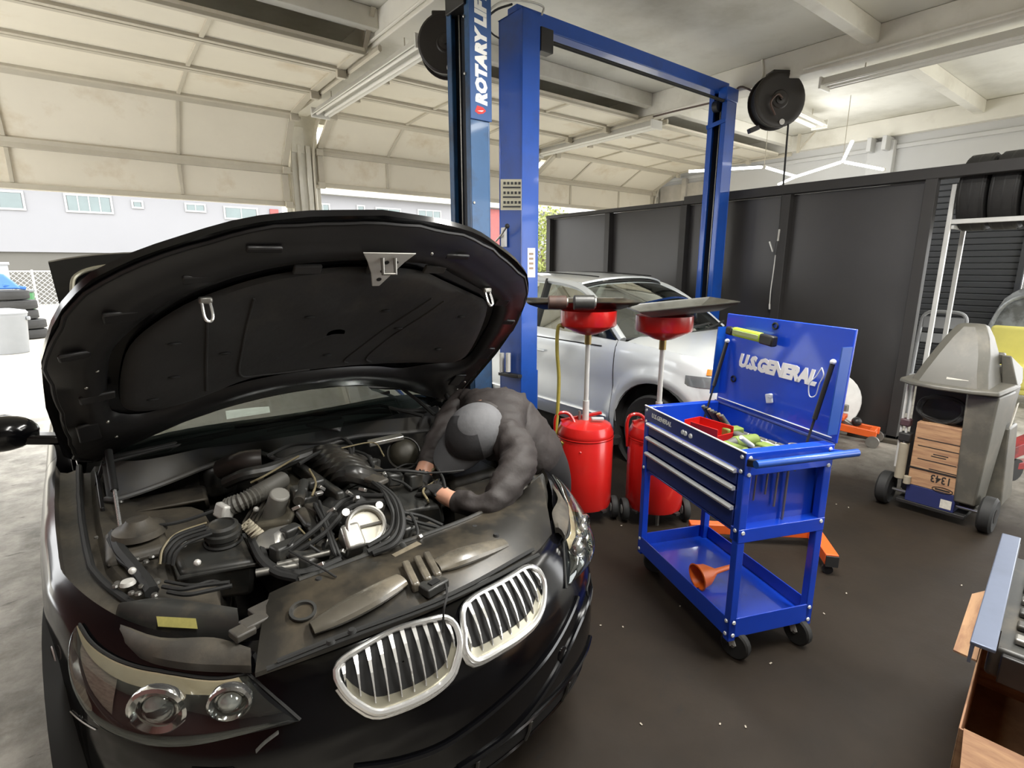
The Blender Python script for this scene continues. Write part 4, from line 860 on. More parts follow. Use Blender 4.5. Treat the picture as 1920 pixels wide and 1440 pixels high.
z_ = float(atX(1340, 235, 5.64)[2]); MB().bar((cr[0]-.012, cr[1]-.005, z_+.03), (cr[0]-.012, cr[1]+Yr-LY+.005, z_-.01), .012, .045).build('tie_strap', blue, lift, bevel=.003)
MB().bb((cr[0]-.02, cr[1]-.01, HL_-.16), (cr[0]+.2, cr[1]+.10, HL_-.02)).build('pulley_head', blue, lift, bevel=.01)
MB().cyl((cr[0]-.01, cr[1]+.08, HL_-.2), (cr[0]-.01, cr[1]+.14, HL_-.2), .06, n=18).build('pulley', ink, lift)
for s, cx in ((1, cl[0]+.175), (-1, cr[0])):     # carriages and swing arms, lowered
    MB().bb((cx-.02, cl[1]+.05, .12), (cx+.04*s+.02, cl[1]+Yb-LY-.05, .75)).build('carriage', blue, lift, bevel=.008)
    for q in (-1, 1):
        a = V(cx+.06*s, ym+.1*q, .16); b = a+V(.34*s, .62*q, 0); ar = MB().bar(a, b, .1, .07).build('swing_arm', blue, lift, bevel=.008)
        MB().cyl(b, b+V(0, 0, .06), .06, n=16).build('arm_pad', rubber, ar)
# placards on the left post
def placard(px0, py0, px1, py1, X=None, Y=None, m=None, name='placard'):
    f_ = (lambda a, b: atX(a, b, X)) if X is not None else (lambda a, b: atY(a, b, Y))
    q = [f_(px0, py0), f_(px1, py0), f_(px1, py1), f_(px0, py1)]; off = V(-.002, 0, 0) if X is not None else V(0, -.002, 0)
    return MB().prism([p+off*.3 for p in q], off).build(name, m, lift, world=True)
cream = mat('cream_placard', (202, 196, 172), .5, var=.06)
pk = placard(939, 336, 978, 394, X=2.823, m=cream)
for r in range(3):
    for k in range(5):
        x = 944+k*7; y = 341+r*18; a = [atX(x+u, y+v, 2.818) for u, v in ((0, 0), (4, 0), (4, 5), (0, 5))]; MB().prism(a, V(-.001, 0, 0)).build('icon', ink, pk, world=True)
    a = [atX(x_, y_, 2.818) for x_, y_ in ((943, 350+r*18), (976, 350+r*18), (976, 353+r*18), (943, 353+r*18))]; MB().prism(a, V(-.001, 0, 0)).build('text_line', ink, pk, world=True)
wl = placard(989, 465, 1003, 520, Y=LY, m=white_ink)
for k in range(4): MB().prism([atY(992+u, 474+k*9+v, LY-.004) for u, v in ((0, 0), (8, 0), (8, 4), (0, 4))], V(0, -.001, 0)).build('text_line', mat('grey_print', (150, 130, 110), .5), wl, world=True)
# arm lock rollers and lever
for px in (941, 953): MB().cyl(atX(px, 662, 2.78), atX(px, 697, 2.78), .022, n=12).build('lock_roller', wmetal, lift, world=True)
MB().bar(atX(938, 700, 2.79), atX(975, 706, 2.80), .05, .03).build('lock_bracket', satin, lift, world=True, bevel=.005)
MB().tube(spline([atX(930, 452, 2.79), atX(940, 440, 2.76), atX(950, 425, 2.74)], 4), .008, n=8).build('release_lever', steel, lift, world=True); MB().ball(atX(951, 424, 2.74), .02, nu=10, nv=8).build('lever_knob', rubber, lift, world=True)
MB().box(atX(945, 445, 2.80), (.03, .05, .16)).build('lever_plate', wmetal, lift, world=True, bevel=.005)
# hydraulic hoses at the top of the left post
for q, r, m_ in (([(905, 0), (908, 40), (922, 62), (936, 72)], .006, rubber), ([(905, 30), (940, 4), (985, 2), (1018, 12), (1016, 28)], .008, wmetal), ([(900, 48), (928, 20), (960, 8)], .008, rubber)):
    MB().tube(spline([atY(a, b, LY-.03) for a, b in q], 5), r, n=7).build('hydraulic_hose', m_, lift, world=True)
# ---- slate post of the neighbouring lift, with lettering
AY = 3.35; ax0 = float(atY(880, 100, AY)[0]); ax1 = float(atY(917, 100, AY)[0]); Ya = float(atX(838, 100, ax0)[1])
lp = thing('lift_post', 'slate blue lift post with white lettering behind the raised bonnet', 'car lift', (ax0, AY, 0))
column(lp, (0, 0), ax1-ax0, Ya-AY, 3.6, navy, -1)
for a in (.12, .2): MB().cyl((.05, a, .1), (.05, a, 3.5), .006, n=6).build('lift_cable', steel, lp)
MB().bb((.06, .02, .02), (.07, Ya-AY-.02, 3.5)).build('channel_back', ink, lp)
zs0 = float(atY(900, 226, AY)[2]); wS = ax1-ax0
sg = MB().bb((-.004, -.012, zs0), (wS+.012, -.002, 3.58)).build('name_plate', mat('name_plate_blue', (46, 82, 136), .4, var=.05), lp, bevel=.003)
MT = Matrix(((0, -1, 0, .128), (0, 0, -1, -.0125), (1, 0, 0, zs0+.1), (0, 0, 0, 1)))
text('lettering', 'ROTARY LIFT', .122, white_ink, lp, MT, .001, shear=.15, bold=.0085, space=1.04, sx=.93)
MB().prism([(.03, -.0125, zs0+.05), (.06, -.0125, zs0+.035), (.10, -.0125, zs0+.045), (.125, -.0125, zs0+.065), (.10, -.0125, zs0+.085), (.05, -.0125, zs0+.09)], (0, -.001, 0)).build('red_logo', red_ink, lp)
MB().prism([(.05, -.0135, zs0+.055), (.09, -.0135, zs0+.055), (.105, -.0135, zs0+.066), (.08, -.0135, zs0+.062)], (0, -.001, 0)).build('logo_swoosh', white_ink, lp)
for z in (1.2, 2.1, 2.95, 3.3): MB().lathe([(.001, .006), (.009, .006), (.011, 0)], (.02, -.001, z) if z < zs0 else (-.006, .05, z), (0, -1, 0), 8).build('bolt', steel, lp)
MB().bb((-.02, .03, 3.37), (.06, Ya-AY-.02, 3.58)).build('pulley_guard', satin, lp, bevel=.006)
# ================================================================== HOSE REELS
def reel(name, c, label, r=.27, hose=None, ax=(-.55, -.83, 0)):
    root = thing(name, label, 'hose reel', (c[0], c[1], c[2])); ax = nrm(V(ax)); rm = mat('reel_black', (38, 33, 29), .45, var=.15, scale=6)
    for s in (-1, 1):
        MB().lathe([(.001, .012), (r*.3, .014), (r*.34, .006), (r*.8, .006), (r*.93, .012), (r, .004), (r, -.006), (.001, -.006)], ax*s*.07, ax*s, 36).build('flange', rm, root)
    MB().lathe([(r*.9, -.06), (r*.93, 0), (r*.9, .06)], (0, 0, 0), ax, 32, cap=False).build('wound_hose', rubber, root)
    sd = np.cross(ax, V(0, 0, 1)); MB().bar(V(0, 0, r-.02)+sd*-.1, V(0, 0, r-.02)+sd*.1, .16, .05).build('ceiling_bracket', rm, root, bevel=.008)
    MB().lathe([(.05, 0), (.05, .02), (.02, .025), (.02, .05), (.001, .05)], ax*.075, ax, 18).build('swivel_hub', rm, root)
    MB().lathe([(.001, .002), (.028, .002), (.03, 0)], ax*.085+V(0, 0, -r*.8)-sd*r*.15, ax, 16).build('maker_disc', wmetal, root)
    return root, ax, sd
rc = atX(1455, 190, 5.98); R1, ax, sd = reel('hose_reel', tuple(rc), 'black air hose reel hanging from the ceiling beam', .275)
MB().tube(spline([ax*.12, ax*.13+sd*.06+V(0, 0, .03), ax*.12+sd*.12+V(0, 0, -.05), ax*.10+sd*.05+V(0, 0, -.16)], 5), .010, n=7).build('feed_hose', mat('reel_hose_brown', (84, 66, 58), .5), R1)
MB().bar(sd*.17+V(0, 0, -.26), sd*.27+V(0, 0, -.30), .07, .05).build('roller_guide', satin, R1, bevel=.006)
hb_ = [atX(*p, 5.98) for p in ((1478, 232), (1470, 330), (1462, 430))]
hose_root = MB().tube([h-rc for h in hb_], .010, n=8).build('air_line', rubber, R1)
MB().cyl(hb_[-1]-rc, atX(1459, 452, 5.98)-rc, .016, n=10).build('coupler', steel, R1)
MB().cyl(atX(1459, 452, 5.98)-rc, atX(1454, 478, 5.98)-rc, .020, n=10).build('blow_gun_body', satin, R1)
MB().bar(atX(1443, 453, 5.98)-rc, atX(1449, 472, 5.98)-rc, .016, .012).build('blow_gun_trigger', wmetal, R1)
MB().tube(spline([atX(*p, 5.98)-rc for p in ((1454, 478), (1450, 510), (1445, 545), (1443, 570))], 4), .006, n=7).build('blow_gun_nozzle', wmetal, R1)
MB().cyl(atX(1443, 570, 5.98)-rc, atX(1443, 580, 5.98)-rc, .010, n=8).build('nozzle_tip', wmetal, R1)
# supply hose from the reel along the beam
tag(MB().tube(spline([atX(*p, 5.98) for p in ((1412, 172), (1400, 166), (1385, 164))]+[V(5.99, 3.75, 3.52), V(5.985, 4.6, 3.53), V(5.985, 5.6, 3.53), V(5.985, 6.9, 3.52)], 6), .011, n=7).build('supply_hose', mat('reel_hose_brown', (84, 66, 58))), 'brown air hose running from the right reel along the beam', 'hose')
rc2 = atX(838, 88, 2.36); R2, _, _ = reel('hose_reel', tuple(rc2), 'black hose reel half hidden behind the slate lift post', .21, ax=(-.6, -.8, 0))
# conduit bits on the beam
tag(MB().tube(spline([atX(1429, 112, 5.99), atX(1430, 140, 5.98), atX(1424, 152, 5.98), atX(1412, 160, 5.98)], 5), .012, n=8).build('conduit', white_paint), 'white bent conduit on the beam left of the hose reel', 'conduit')
tag(MB().cyl((5.98, 2.9, 3.60), (5.98, -.5, 3.60), .014, n=8).build('conduit', white_paint), 'straight white conduit along the beam right of the hose reel', 'conduit')
tag(MB().cyl((2.24, 7.2, 3.60), (2.24, 2.5, 3.60), .014, n=8).build('conduit', white_paint), 'white conduit along the beam by the first door post', 'conduit')
# ================================================================== OIL DRAINS
redp = mat('red_enamel', (178, 26, 22), .3, var=.06, coat=.3, dirt=(150, 26, 24), dscale=5, dpos=(.6, .85))
pan_m = mat('black_drip_pan', (30, 29, 26), .35, var=.2, scale=8, dirt=(62, 56, 44), dscale=5)
rd_ = V(Rh[0], Rh[1], 0); fd_ = V(Fh[0], Fh[1], 0)
def oil_drain(loc, label, zf, tilt, yellow):
    t = thing('oil_drain', label, 'oil drain', (loc[0], loc[1], 0), 0, 'red waste oil drains')
    tank = MB().lathe([(.16, .09), (.178, .095), (.184, .12), (.184, .56), (.181, .565), (.184, .57), (.184, .60), (.165, .645), (.12, .665), (.001, .672)], (0, 0, 0), n=36).build('tank', redp, t)
    MB().lathe([(.186, .0), (.188, .006), (.186, .012)], (0, 0, .565), n=36, cap=False).build('weld_bead', redp, tank)
    MB().cyl((0, 0, .66), (0, 0, zf), .016, n=12).build('pole', galv, t); MB().cyl((0, 0, .66), (0, 0, .80), .022, n=12).build('pole_sleeve', galv, t)
    MB().cyl((0, 0, zf-.06), (0, 0, zf+.01), .022, n=12).build('pole_collar', mat('brass', (150, 130, 80), .35, metal=.7), t)
    MB().lathe([(.025, zf), (.06, zf+.008), (.168, zf+.058), (.175, zf+.068), (.175, zf+.155), (.168, zf+.155), (.162, zf+.075), (.02, zf+.02)], (0, 0, 0), n=36, cap=False).build('funnel_bowl', redp, t)
    # base, wheels
    MB().bb((-.2, -.02, .085), (.2, .02, .1)).bb((-.02, -.2, .085), (.02, .2, .1)).build('base_frame', satin, t)
    for s in (-1, 1):
        c = rd_*(.20*s)-fd_*.04+V(0, 0, .075); w_ = MB().lathe([(.03, -.018), (.07, -.02), (.075, -.01), (.075, .01), (.07, .02), (.03, .018)], c, rd_, 20).build('wheel', rubber, t); MB().cyl(c-rd_*.022, c+rd_*.022, .03, n=12).build('wheel_hub', galv, w_)
    MB().cyl(-fd_*.12+V(0, 0, 0), -fd_*.12+V(0, 0, .09), .012, n=8).build('front_foot', steel, t)
    # handle, valves, gauge
    h = [rd_*-.19+V(0, 0, .50), rd_*-.20+V(0, 0, .66), rd_*-.17+V(0, 0, .715), rd_*-.10+V(0, 0, .70), rd_*-.055+fd_*-.10+V(0, 0, .60), rd_*-.05+fd_*-.172+V(0, 0, .50)]
    MB().tube(spline(h, 5), .011, n=8).build('red_hose', redp, t)
    MB().cyl(rd_*-.04+V(0, 0, .66), rd_*-.04+V(0, 0, .73), .009, n=8).build('valve_stem', steel, t); MB().bar(rd_*.03-fd_*.05+V(0, 0, .69), rd_*.11-fd_*.05+V(0, 0, .69), .025, .02).build('valve_lever', galv, t, bevel=.005)
    MB().bar(rd_*-.16+fd_*.02+V(0, 0, .66), rd_*.12+fd_*.1+V(0, 0, .69), .02, .02).build('handle_bar', redp, t, bevel=.004)
    if yellow:
        y = mat('yellow_hose', (152, 140, 60), .45, var=.15, scale=14)
        q = [rd_*-.15+V(0, 0, zf+.05), rd_*-.19+V(0, 0, zf+.05), rd_*-.195+V(0, 0, zf-.1), rd_*-.18+V(0, 0, .95), rd_*-.185+V(0, 0, .72), rd_*-.20+V(0, 0, .45), rd_*-.19+V(0, 0, .35), rd_*-.155+fd_*-.10+V(0, 0, .55)]
        MB().tube(spline(q, 6), .012, n=8).build('drain_hose', y, t)
        MB().bar(rd_*-.185+V(0, 0, .12), rd_*-.185+V(0, 0, .5), .04, .03).build('sight_gauge', mat('orange_gauge', (196, 120, 30), .4), t, bevel=.005)
    return t
oil_drain((2.445, 2.365), 'red waste oil drain with yellow hose left of the second one', 1.228, 0, True)
oil_drain((2.79, 2.05), 'red waste oil drain partly hidden behind the tool cart', 1.20, 0, False)
def pan(c, half, hx_, hy_, label, roll=0.0, m=pan_m):
    t = thing('drip_pan', label, 'pan', tuple(c)); R_ = rotm(0, roll, math.atan2(rd_[1], rd_[0])) ; R_ = rotm(0, 0, math.atan2(rd_[1], rd_[0])) @ rotm(0, roll, 0)
    def L(f, z, e=0): return [R_ @ V(a*hx_*f+math.copysign(e, a), b*hy_*f+math.copysign(e, b), z) for a, b in ((-1, -1), (-.3, -1), (.3, -1), (1, -1), (1, -.3), (1, .3), (1, 1), (.3, 1), (-.3, 1), (-1, 1), (-1, .3), (-1, -.3))]
    MB().grid([L(.7, .0), L(.97, .035), L(1.0, .045), L(1.0, .040), L(.95, .028), L(.68, -.006)], cu=True).build('pan_wall', m, t)
    MB().prism(L(.7, -.004), R_ @ V(0, 0, .006)).build('pan_floor', m, t)
    return t
pan(atz(1085, 575, 1.395), 1, .345, .25, 'flat black drip pan on the left oil drain', .0)
pan(atz(1270, 583, 1.385), 1, .285, .24, 'tilted grey drip pan on the right oil drain', -.10, mat('grey_drip_pan', (74, 74, 68), .35, var=.2, dirt=(50, 48, 42)))
for px, py, nm, lb, m_, s_ in ((1045, 570, 'oil_filter', 'rusty brown oil filter lying in the black drip pan', mat('rusty_brown', (70, 50, 42), .6, var=.3, scale=20), .05), (1095, 572, 'oil_filter', 'ribbed dark oil filter in the middle of the black drip pan', mat('dark_ribbed', (44, 44, 42), .4, var=.3, scale=40), .055)):
    c = atz(px, py, 1.43); o = thing(nm, lb, 'oil filter', (c[0], c[1], 1.40))
    MB().cyl(rd_*-s_*1.1+V(0, 0, s_*.8), rd_*s_*1.1+V(0, 0, s_*.8), s_*.8, n=16).build('can', m_, o, bevel=.006)
    MB().cyl(rd_*s_*1.1+V(0, 0, s_*.8), rd_*s_*1.25+V(0, 0, s_*.8), s_*.6, n=14).build('end_plate', steel, o)
# ================================================================== SILVER CAR
SX, SY = 4.32, 1.72
sv = thing('silver_car', 'silver hatchback parked between the blue lift columns', 'car', (SX, SY, 0))
silver = mat('silver_car_paint', (206, 210, 211), .3, metal=.25, var=.02, coat=.6)
SW = lambda x, y, z: V(x+SX, y+SY, z)
SPL = [(0, 0), (.2, .015), (.4, .06), (.56, .14), (.68, .25), (.77, .40), (.825, .58), (.853, .8), (.865, 1.1), (.87, 1.8), (.87, 2.6), (.865, 3.3), (.845, 3.75), (.79, 4.0), (.65, 4.18), (.4, 4.26), (0, 4.28)]
sp_ = np.array(spline([V(a, b, 0) for a, b in SPL], 14)); sarc = np.r_[0, np.cumsum(np.linalg.norm(np.diff(sp_, axis=0), axis=1))]; SARC = sarc[-1]
SZT = [(0, .74), (.1, .80), (.25, .88), (.45, .955), (.8, 1.0), (1.2, 1.03), (2, 1.05), (3, 1.08), (4.28, 1.08)]
def splan(t):
    a = min(abs(t), SARC); q = [np.array([np.interp(min(max(a+e, 0), SARC), sarc, sp_[:, j]) for j in (0, 1)]) for e in (-.02, 0, .02)]
    d = nrm(np.r_[q[2]-q[0], 0]); s = -1 if t < 0 else 1; return s*q[1][0], q[1][1], s*d[1], -d[0]
def ssurf(t, z, off=0.0):
    x, y, nx, ny = splan(t); d = interp(y, SZT)-z; front = max(0, min(1, 1-(y-.2)/.5))
    i = front*interp(d, [(0, .16), (.06, .09), (.15, .035), (.25, .0), (1, 0)])+(1-front)*interp(d, [(0, .06), (.05, .028), (.12, .012), (.25, .004), (.42, .015), (.6, .0), (1, 0)])+interp(z, [(.18, .08), (.25, .03), (.36, .0)])-off
    if abs(x) > .7 and off == 0.0:
        r_ = math.hypot(y-.88, z-.34); i -= .022*max(0, 1-abs(r_-.44)/.09)
    return SW(x-nx*i, y-ny*i, z)
def szb(y, x):
    if abs(x) > .65:
        for yc in (.88, 3.5):
            if abs(y-yc) < .39: return max(.22, .34+math.sqrt(.39**2-(y-yc)**2))
    return .20
def sshell(t0, t1, name, rows=16):
    R = []
    for t in np.linspace(t0, t1, int(abs(t1-t0)/.03)+2):
        x, y, _, _ = splan(t); zb, z1 = szb(y, x), interp(y, SZT); R.append([ssurf(t, zb+(z1-zb)*f) for f in np.linspace(0, 1, rows)])
    return MB().grid(R).build(name, silver, sv, world=True, smooth=50)
def st(y): return float(sarc[np.argmin(np.abs(sp_[:, 1]-y)+(sp_[:, 0] < .45)*9)])
sshell(-st(.40), st(.40), 'front_bumper', 18)
for s in (-1, 1):
    sshell(s*st(.402), s*st(1.30), 'front_wing'); d_ = sshell(s*(st(1.30)+.006), s*st(2.42), 'front_door'); sshell(s*(st(2.42)+.006), s*st(3.2), 'rear_door'); sshell(s*(st(3.2)+.006), s*SARC, 'rear_quarter')
    MB().tube([ssurf(s*t, .36, .006) for t in np.linspace(st(1.36), st(3.1), 24)], .016, n=6, flat=.6).build('sill_moulding', mat('bright_sill', (236, 237, 236), .3, metal=.1), sv, world=True)
    MB().grid([[ssurf(s*t, z, -.004) for t in np.linspace(st(1.26), st(3.1), 12)] for z in (.20, .27, .32)]).build('sill', silver, sv, world=True)
    MB().tube([ssurf(s*t, .97, .004) for t in np.linspace(st(1.45), st(3.3), 20)], .006, n=6).build('belt_moulding', rubber, sv, world=True)
    MB().tube([ssurf(s*st(1.30), z, .0005) for z in np.linspace(.24, 1.0, 14)], .004, n=5).build('door_gap', rubber, sv, world=True)
    MB().bar(ssurf(s*st(2.18), .84, .02), ssurf(s*st(2.36), .845, .02), .03, .02).build('door_handle', silver, d_, world=True, bevel=.008)
# bonnet
R = []
for y in np.linspace(.03, 1.22, 20):
    t_ = st(y) if y > .3 else float(sarc[np.argmin(np.abs(sp_[:90, 1]-y))]); e = ssurf(t_, interp(y, SZT)); w_ = e[0]-SX; yy = e[1]-SY
    R.append([SW(w_*x, yy-(.10*(1-x*x) if y < .4 else .10*(1-x*x)*max(0, 1-(y-.4)/.5)), interp(y, SZT)+.075*(1-abs(x)**2.2)*min(1, .3+y)) for x in np.linspace(-1, 1, 17)])
MB().grid(R).build('bonnet', silver, sv, world=True, smooth=60)
MB().grid([[ssurf(t, z, .004) for t in np.linspace(-.42, .42, 20)] for z in (.34, .42, .50)]).build('lower_grille', MATS['intake_black'], sv, world=True); MB().grid([[ssurf(t, z, .004) for t in np.linspace(-.3, .3, 16)] for z in (.60, .65)]).build('upper_grille', MATS['intake_black'], sv, world=True)
# amber corner lamps and headlights
for s in (-1, 1):
    rows = [[ssurf(s*t, z, .006) for t in np.linspace(st(.40)-.36, st(.62), 16)] for z in np.linspace(.76, .84, 5)]
    hl = MB().grid(rows).build('headlight', mat('headlight_grey', (150, 156, 160), .12, metal=.6, coat=1), sv, world=True)
    rows = [[ssurf(s*t, z, .010) for t in np.linspace(st(.40), st(.47), 6)] for z in np.linspace(.855, .90, 4)]
    MB().grid(rows).build('amber_lamp', mat('amber_lamp', (206, 120, 40), .25, coat=.6), hl, world=True)
# cabin
sg_ = glass('silver_car_glass', (.42, .5, .48), .55)
wb = [(-.745, 1.32, 1.03), (-.55, 1.14, 1.06), (-.28, 1.03, 1.08), (0, 1.0, 1.085), (.28, 1.03, 1.08), (.55, 1.14, 1.06), (.745, 1.32, 1.03)]; wt = [(-.60, 1.98, 1.46), (-.4, 1.92, 1.495), (-.2, 1.89, 1.51), (0, 1.88, 1.515), (.2, 1.89, 1.51), (.4, 1.92, 1.495), (.60, 1.98, 1.46)]
a = resample(np.array(spline([SW(*p) for p in wb], 4)), 25); b = resample(np.array(spline([SW(*p) for p in wt], 4)), 25)
MB().grid([[a[i]*(1-f)+b[i]*f+V(0, -.03, .045)*math.sin(math.pi*f) for i in range(25)] for f in np.linspace(0, 1, 8)]).build('windscreen', sg_, sv, world=True)
MB().tube(a, .014, n=6).build('screen_seal', rubber, sv, world=True); MB().tube(b, .014, n=6).build('header_seal', rubber, sv, world=True)
R = []
for f in np.linspace(0, 1, 12):
    y = 1.88+f*1.85; z = 1.515+.062*math.sin(math.pi*(.12+.7*f))-.10*max(0, f-.75)**1.2; w_ = .60-.03*f
    R.append([SW(w_*x, y+.10*abs(x)**2*(1-f), z-.055*abs(x)**2.4) for x in np.linspace(-1, 1, 15)])
MB().shell(R, V(0, 0, .018)).build('roof', silver, sv, world=True, smooth=60)
for x in (-.40, .40):
    MB().tube([SW(x, 1.95+.1*k, 1.515+.062*math.sin(math.pi*(.12+.7*(.07+.1*k)/1.85))+.012) for k in range(16)], .006, n=5).build('roof_gutter', rubber, sv, world=True)
for s in (-1, 1):
    A0, A1, B1, C1, D0 = SW(s*.775, 1.30, 1.03), SW(s*.615, 1.99, 1.455), SW(s*.60, 2.6, 1.52), SW(s*.585, 3.3, 1.49), SW(s*.72, 4.05, 1.10)
    MB().tube(spline([A0, SW(s*.70, 1.62, 1.27), A1, B1, C1, SW(s*.66, 3.75, 1.32), D0], 6), [.036]*37, n=8).build('roof_rail', silver, sv, world=True)
    B0 = SW(s*.80, 2.42, 1.05); C0 = SW(s*.80, 3.25, 1.08); Q0 = SW(s*.79, 1.62, 1.04); Q1 = SW(s*.70, 1.70, 1.30)
    MB().bar(B0, B1+V(0, -.15, 0), .03, .07, up=(1, 0, 0)).build('centre_pillar', rubber, sv, world=True)
    MB().bar(Q0, Q1, .02, .03, up=(1, 0, 0)).build('quarter_bar', rubber, sv, world=True)
    MB().add([Q0, B0, B1, A1, Q1], [(0, 1, 2, 3, 4)]).build('front_window', sg_, sv, world=True)
    MB().prism([SW(s*.80, 1.34, 1.03), SW(s*.805, 1.60, 1.045), SW(s*.74, 1.60, 1.23)], V(s*.012, 0, 0)).build('quarter_window', mat('black_quarter_glass', (16, 18, 18), .1, coat=.5), sv, world=True)
    MB().add([B0, C0, SW(s*.72, 3.9, 1.15), C1, B1], [(0, 1, 2, 3, 4)]).build('rear_window', sg_, sv, world=True)
    mr = MB().ball(SW(s*.95, 1.66, 1.13), .08, (1.1, .7, .75), 16, 10).build('door_mirror', silver, sv, world=True); MB().bar(SW(s*.80, 1.62, 1.06), SW(s*.9, 1.65, 1.10), .05, .03).build('mirror_stalk', rubber, mr, world=True)
    wheel(sv, SW(s*.755, .88, .32), .315, .2, side=s, hub=.2); wheel(sv, SW(s*.755, 3.5, .32), .315, .2, side=s, hub=.2)
    for yc in (.88, 3.5): MB().lathe([(.395, -.14), (.395, .11)], SW(s*.735, yc, .34), (1, 0, 0), 32, cap=False).build('arch_liner', rubber, sv, world=True)
MB().add([SW(-.58, 3.4, 1.48), SW(.58, 3.4, 1.48), SW(.70, 4.1, 1.09), SW(-.70, 4.1, 1.09)], [(0, 1, 2, 3)]).build('rear_screen', sg_, sv, world=True)
MB().hexa([SW(-.8, 1.1, .28), SW(.8, 1.1, .28), SW(.8, 4.0, .28), SW(-.8, 4.0, .28), SW(-.68, 1.2, 1.0), SW(.68, 1.2, 1.0), SW(.7, 1.55, .98), SW(-.7, 1.55, .98)]).build('cabin_floor', rubber, sv, world=True)
seatm = mat('beige_seat', (150, 146, 136), .7, var=.1)
for s in (-.37, .37):
    MB().box(SW(s, 2.35, .95), (.46, .14, .70), rotm(-.2)).build('seat_back', seatm, sv, world=True, bevel=.05, seg=3); MB().box(SW(s, 2.42, 1.36), (.24, .1, .16), rotm(-.15)).build('head_rest', seatm, sv, world=True, bevel=.04, seg=3)
MB().tube([SW(-.5, 1.62, 1.0)]+[SW(-.37+.18*math.cos(q), 1.6, 1.0+.18*math.sin(q)) for q in np.linspace(0, 6.2, 24)], .012, n=6).build('steering_wheel', rubber, sv, world=True)
for q in ([(-.55, 1.10, 1.075), (-.2, 1.05, 1.12), (.15, 1.06, 1.14)], [(.05, 1.02, 1.10), (.35, 1.08, 1.125), (.55, 1.16, 1.13)]): MB().tube([SW(*p) for p in q], .01, n=6).build('wiper_arm', rubber, sv, world=True)
# ================================================================== TOOL CART
CA = math.radians(68.2); CXY = (1.925, .995); CL, CW = .77, .43
cart = thing('tool_cart', 'blue four-drawer tool cart with its lid propped open', 'tool cart', (CXY[0], CXY[1], 0), CA)
cblue = mat('cart_blue_enamel', (20, 66, 190), .28, var=.06, coat=.5, dirt=(24, 44, 112), dscale=4, dpos=(.6, .85))
cdark = mat('cart_interior_blue', (28, 46, 112), .4, var=.1, coat=.2)
strip = mat('aluminium_pull', (226, 230, 232), .3, metal=.2, var=.03)
B = lambda a, b, name, m, par=cart, bev=.003: MB().bb(a, b).build(name, m, par, bevel=bev)
for x in (0, CL-.035):
    for y in (-CW, -.035): MB().bb((x, y, .10), (x+.035, y+.035, .93)).build('leg_post', cblue, cart, bevel=.003)
# bottom tray
tr = B((.005, -CW+.005, .13), (CL-.005, -.005, .138), 'bottom_tray', cblue)
for a, b in (((0, -.006, .115), (CL, .0, .205)), ((0, -CW, .115), (CL, -CW+.006, .205)), ((0, -CW, .115), (.006, 0, .205)), ((CL-.006, -CW, .115), (CL, 0, .205))): B(a, b, 'tray_wall', cblue, tr, .002)
# box: bottom, back, end panels, front top panel
B((.01, -CW+.01, .585), (CL-.01, -.01, .595), 'box_bottom', cblue); B((.01, -CW, .585), (CL-.01, -CW+.006, .94), 'box_back', cblue)
B((CL-.04, -CW+.01, .58), (CL-.03, -.01, .94), 'end_panel', cblue)
B((.045, -CW+.03, .60), (.052, -.03, .86), 'peg_panel', cblue)
for a, b in (((-.002, -CW, .845), (.05, 0, .94)), ((-.002, -CW, .555), (.05, 0, .615)), ((CL-.03, -CW, .555), (CL+.002, 0, .615)), ((CL-.03, -CW, .86), (CL+.002, 0, .94))): B(a, b, 'end_rail', cblue)
fp = B((.002, -.010, .865), (CL-.002, .001, .942), 'front_panel', mat('cart_shaded_blue', (24, 44, 112), .35, var=.06, coat=.4))  # front in darker blue than the sides, its shade put into the colour
B((.0, -.004, .938), (CL, .004, .945), 'top_edge', strip); B((.05, -CW+.02, .835), (CL-.04, -.012, .84), 'top_well', cdark)
shaded_blue = mat('cart_shaded_blue', (24, 44, 112))
def drawer(x0, x1, z0, z1):
    d = B((x0, -.02, z0+.004), (x1, -.001, z1-.016), 'drawer', shaded_blue, cart, .003)
    MB().prism([(x0, -.002, z1-.016), (x0, .014, z1-.016), (x0, .018, z1-.006), (x0, .010, z1), (x0, -.002, z1)], (x1-x0, 0, 0)).build('drawer_pull', strip, d)
drawer(.045, .40, .79, .86); drawer(.404, CL-.042, .79, .86); drawer(.045, CL-.042, .705, .785); drawer(.045, CL-.042, .60, .70)
for x in (0.02, CL-.02):
    for z in (.92, .86, .605, .19, .13): MB().lathe([(.001, .004), (.007, .004), (.009, 0)], (x, .001, z), (0, 1, 0), 10).build('bolt', strip, cart)
for y in (-.02, -CW+.02):
    for z in (.92, .85, .60, .19, .13): MB().lathe([(.001, .004), (.007, .004), (.009, 0)], (-.002, y, z), (-1, 0, 0), 10).build('bolt', strip, cart)
# small badge lettering and lock on the front panel (faces +y)
MT = Matrix(((-1, 0, 0, .70), (0, 0, 1, .0015), (0, 1, 0, .895), (0, 0, 0, 1)))
text('badge_lettering', 'U.S.GENERAL', .032, white_ink, cart, MT, .001, shear=.2, bold=.0008, sx=.95)
for x in (.42, .40, .36): MB().lathe([(.001, .006), (.010, .006), (.012, 0)], (x, .001, .90), (0, 1, 0), 12).build('lock', strip, cart)
# handle
MB().tube([(-.055, .0, .915), (-.055, -CW-.06, .915)], .016, n=14).build('push_handle', blue, cart); 
for y in (-.02, -CW+.01): MB().bar((-.055, y, .915), (.01, y, .90), .03, .03).build('handle_bracket', satin if y > -.1 else cblue, cart, bevel=.004)
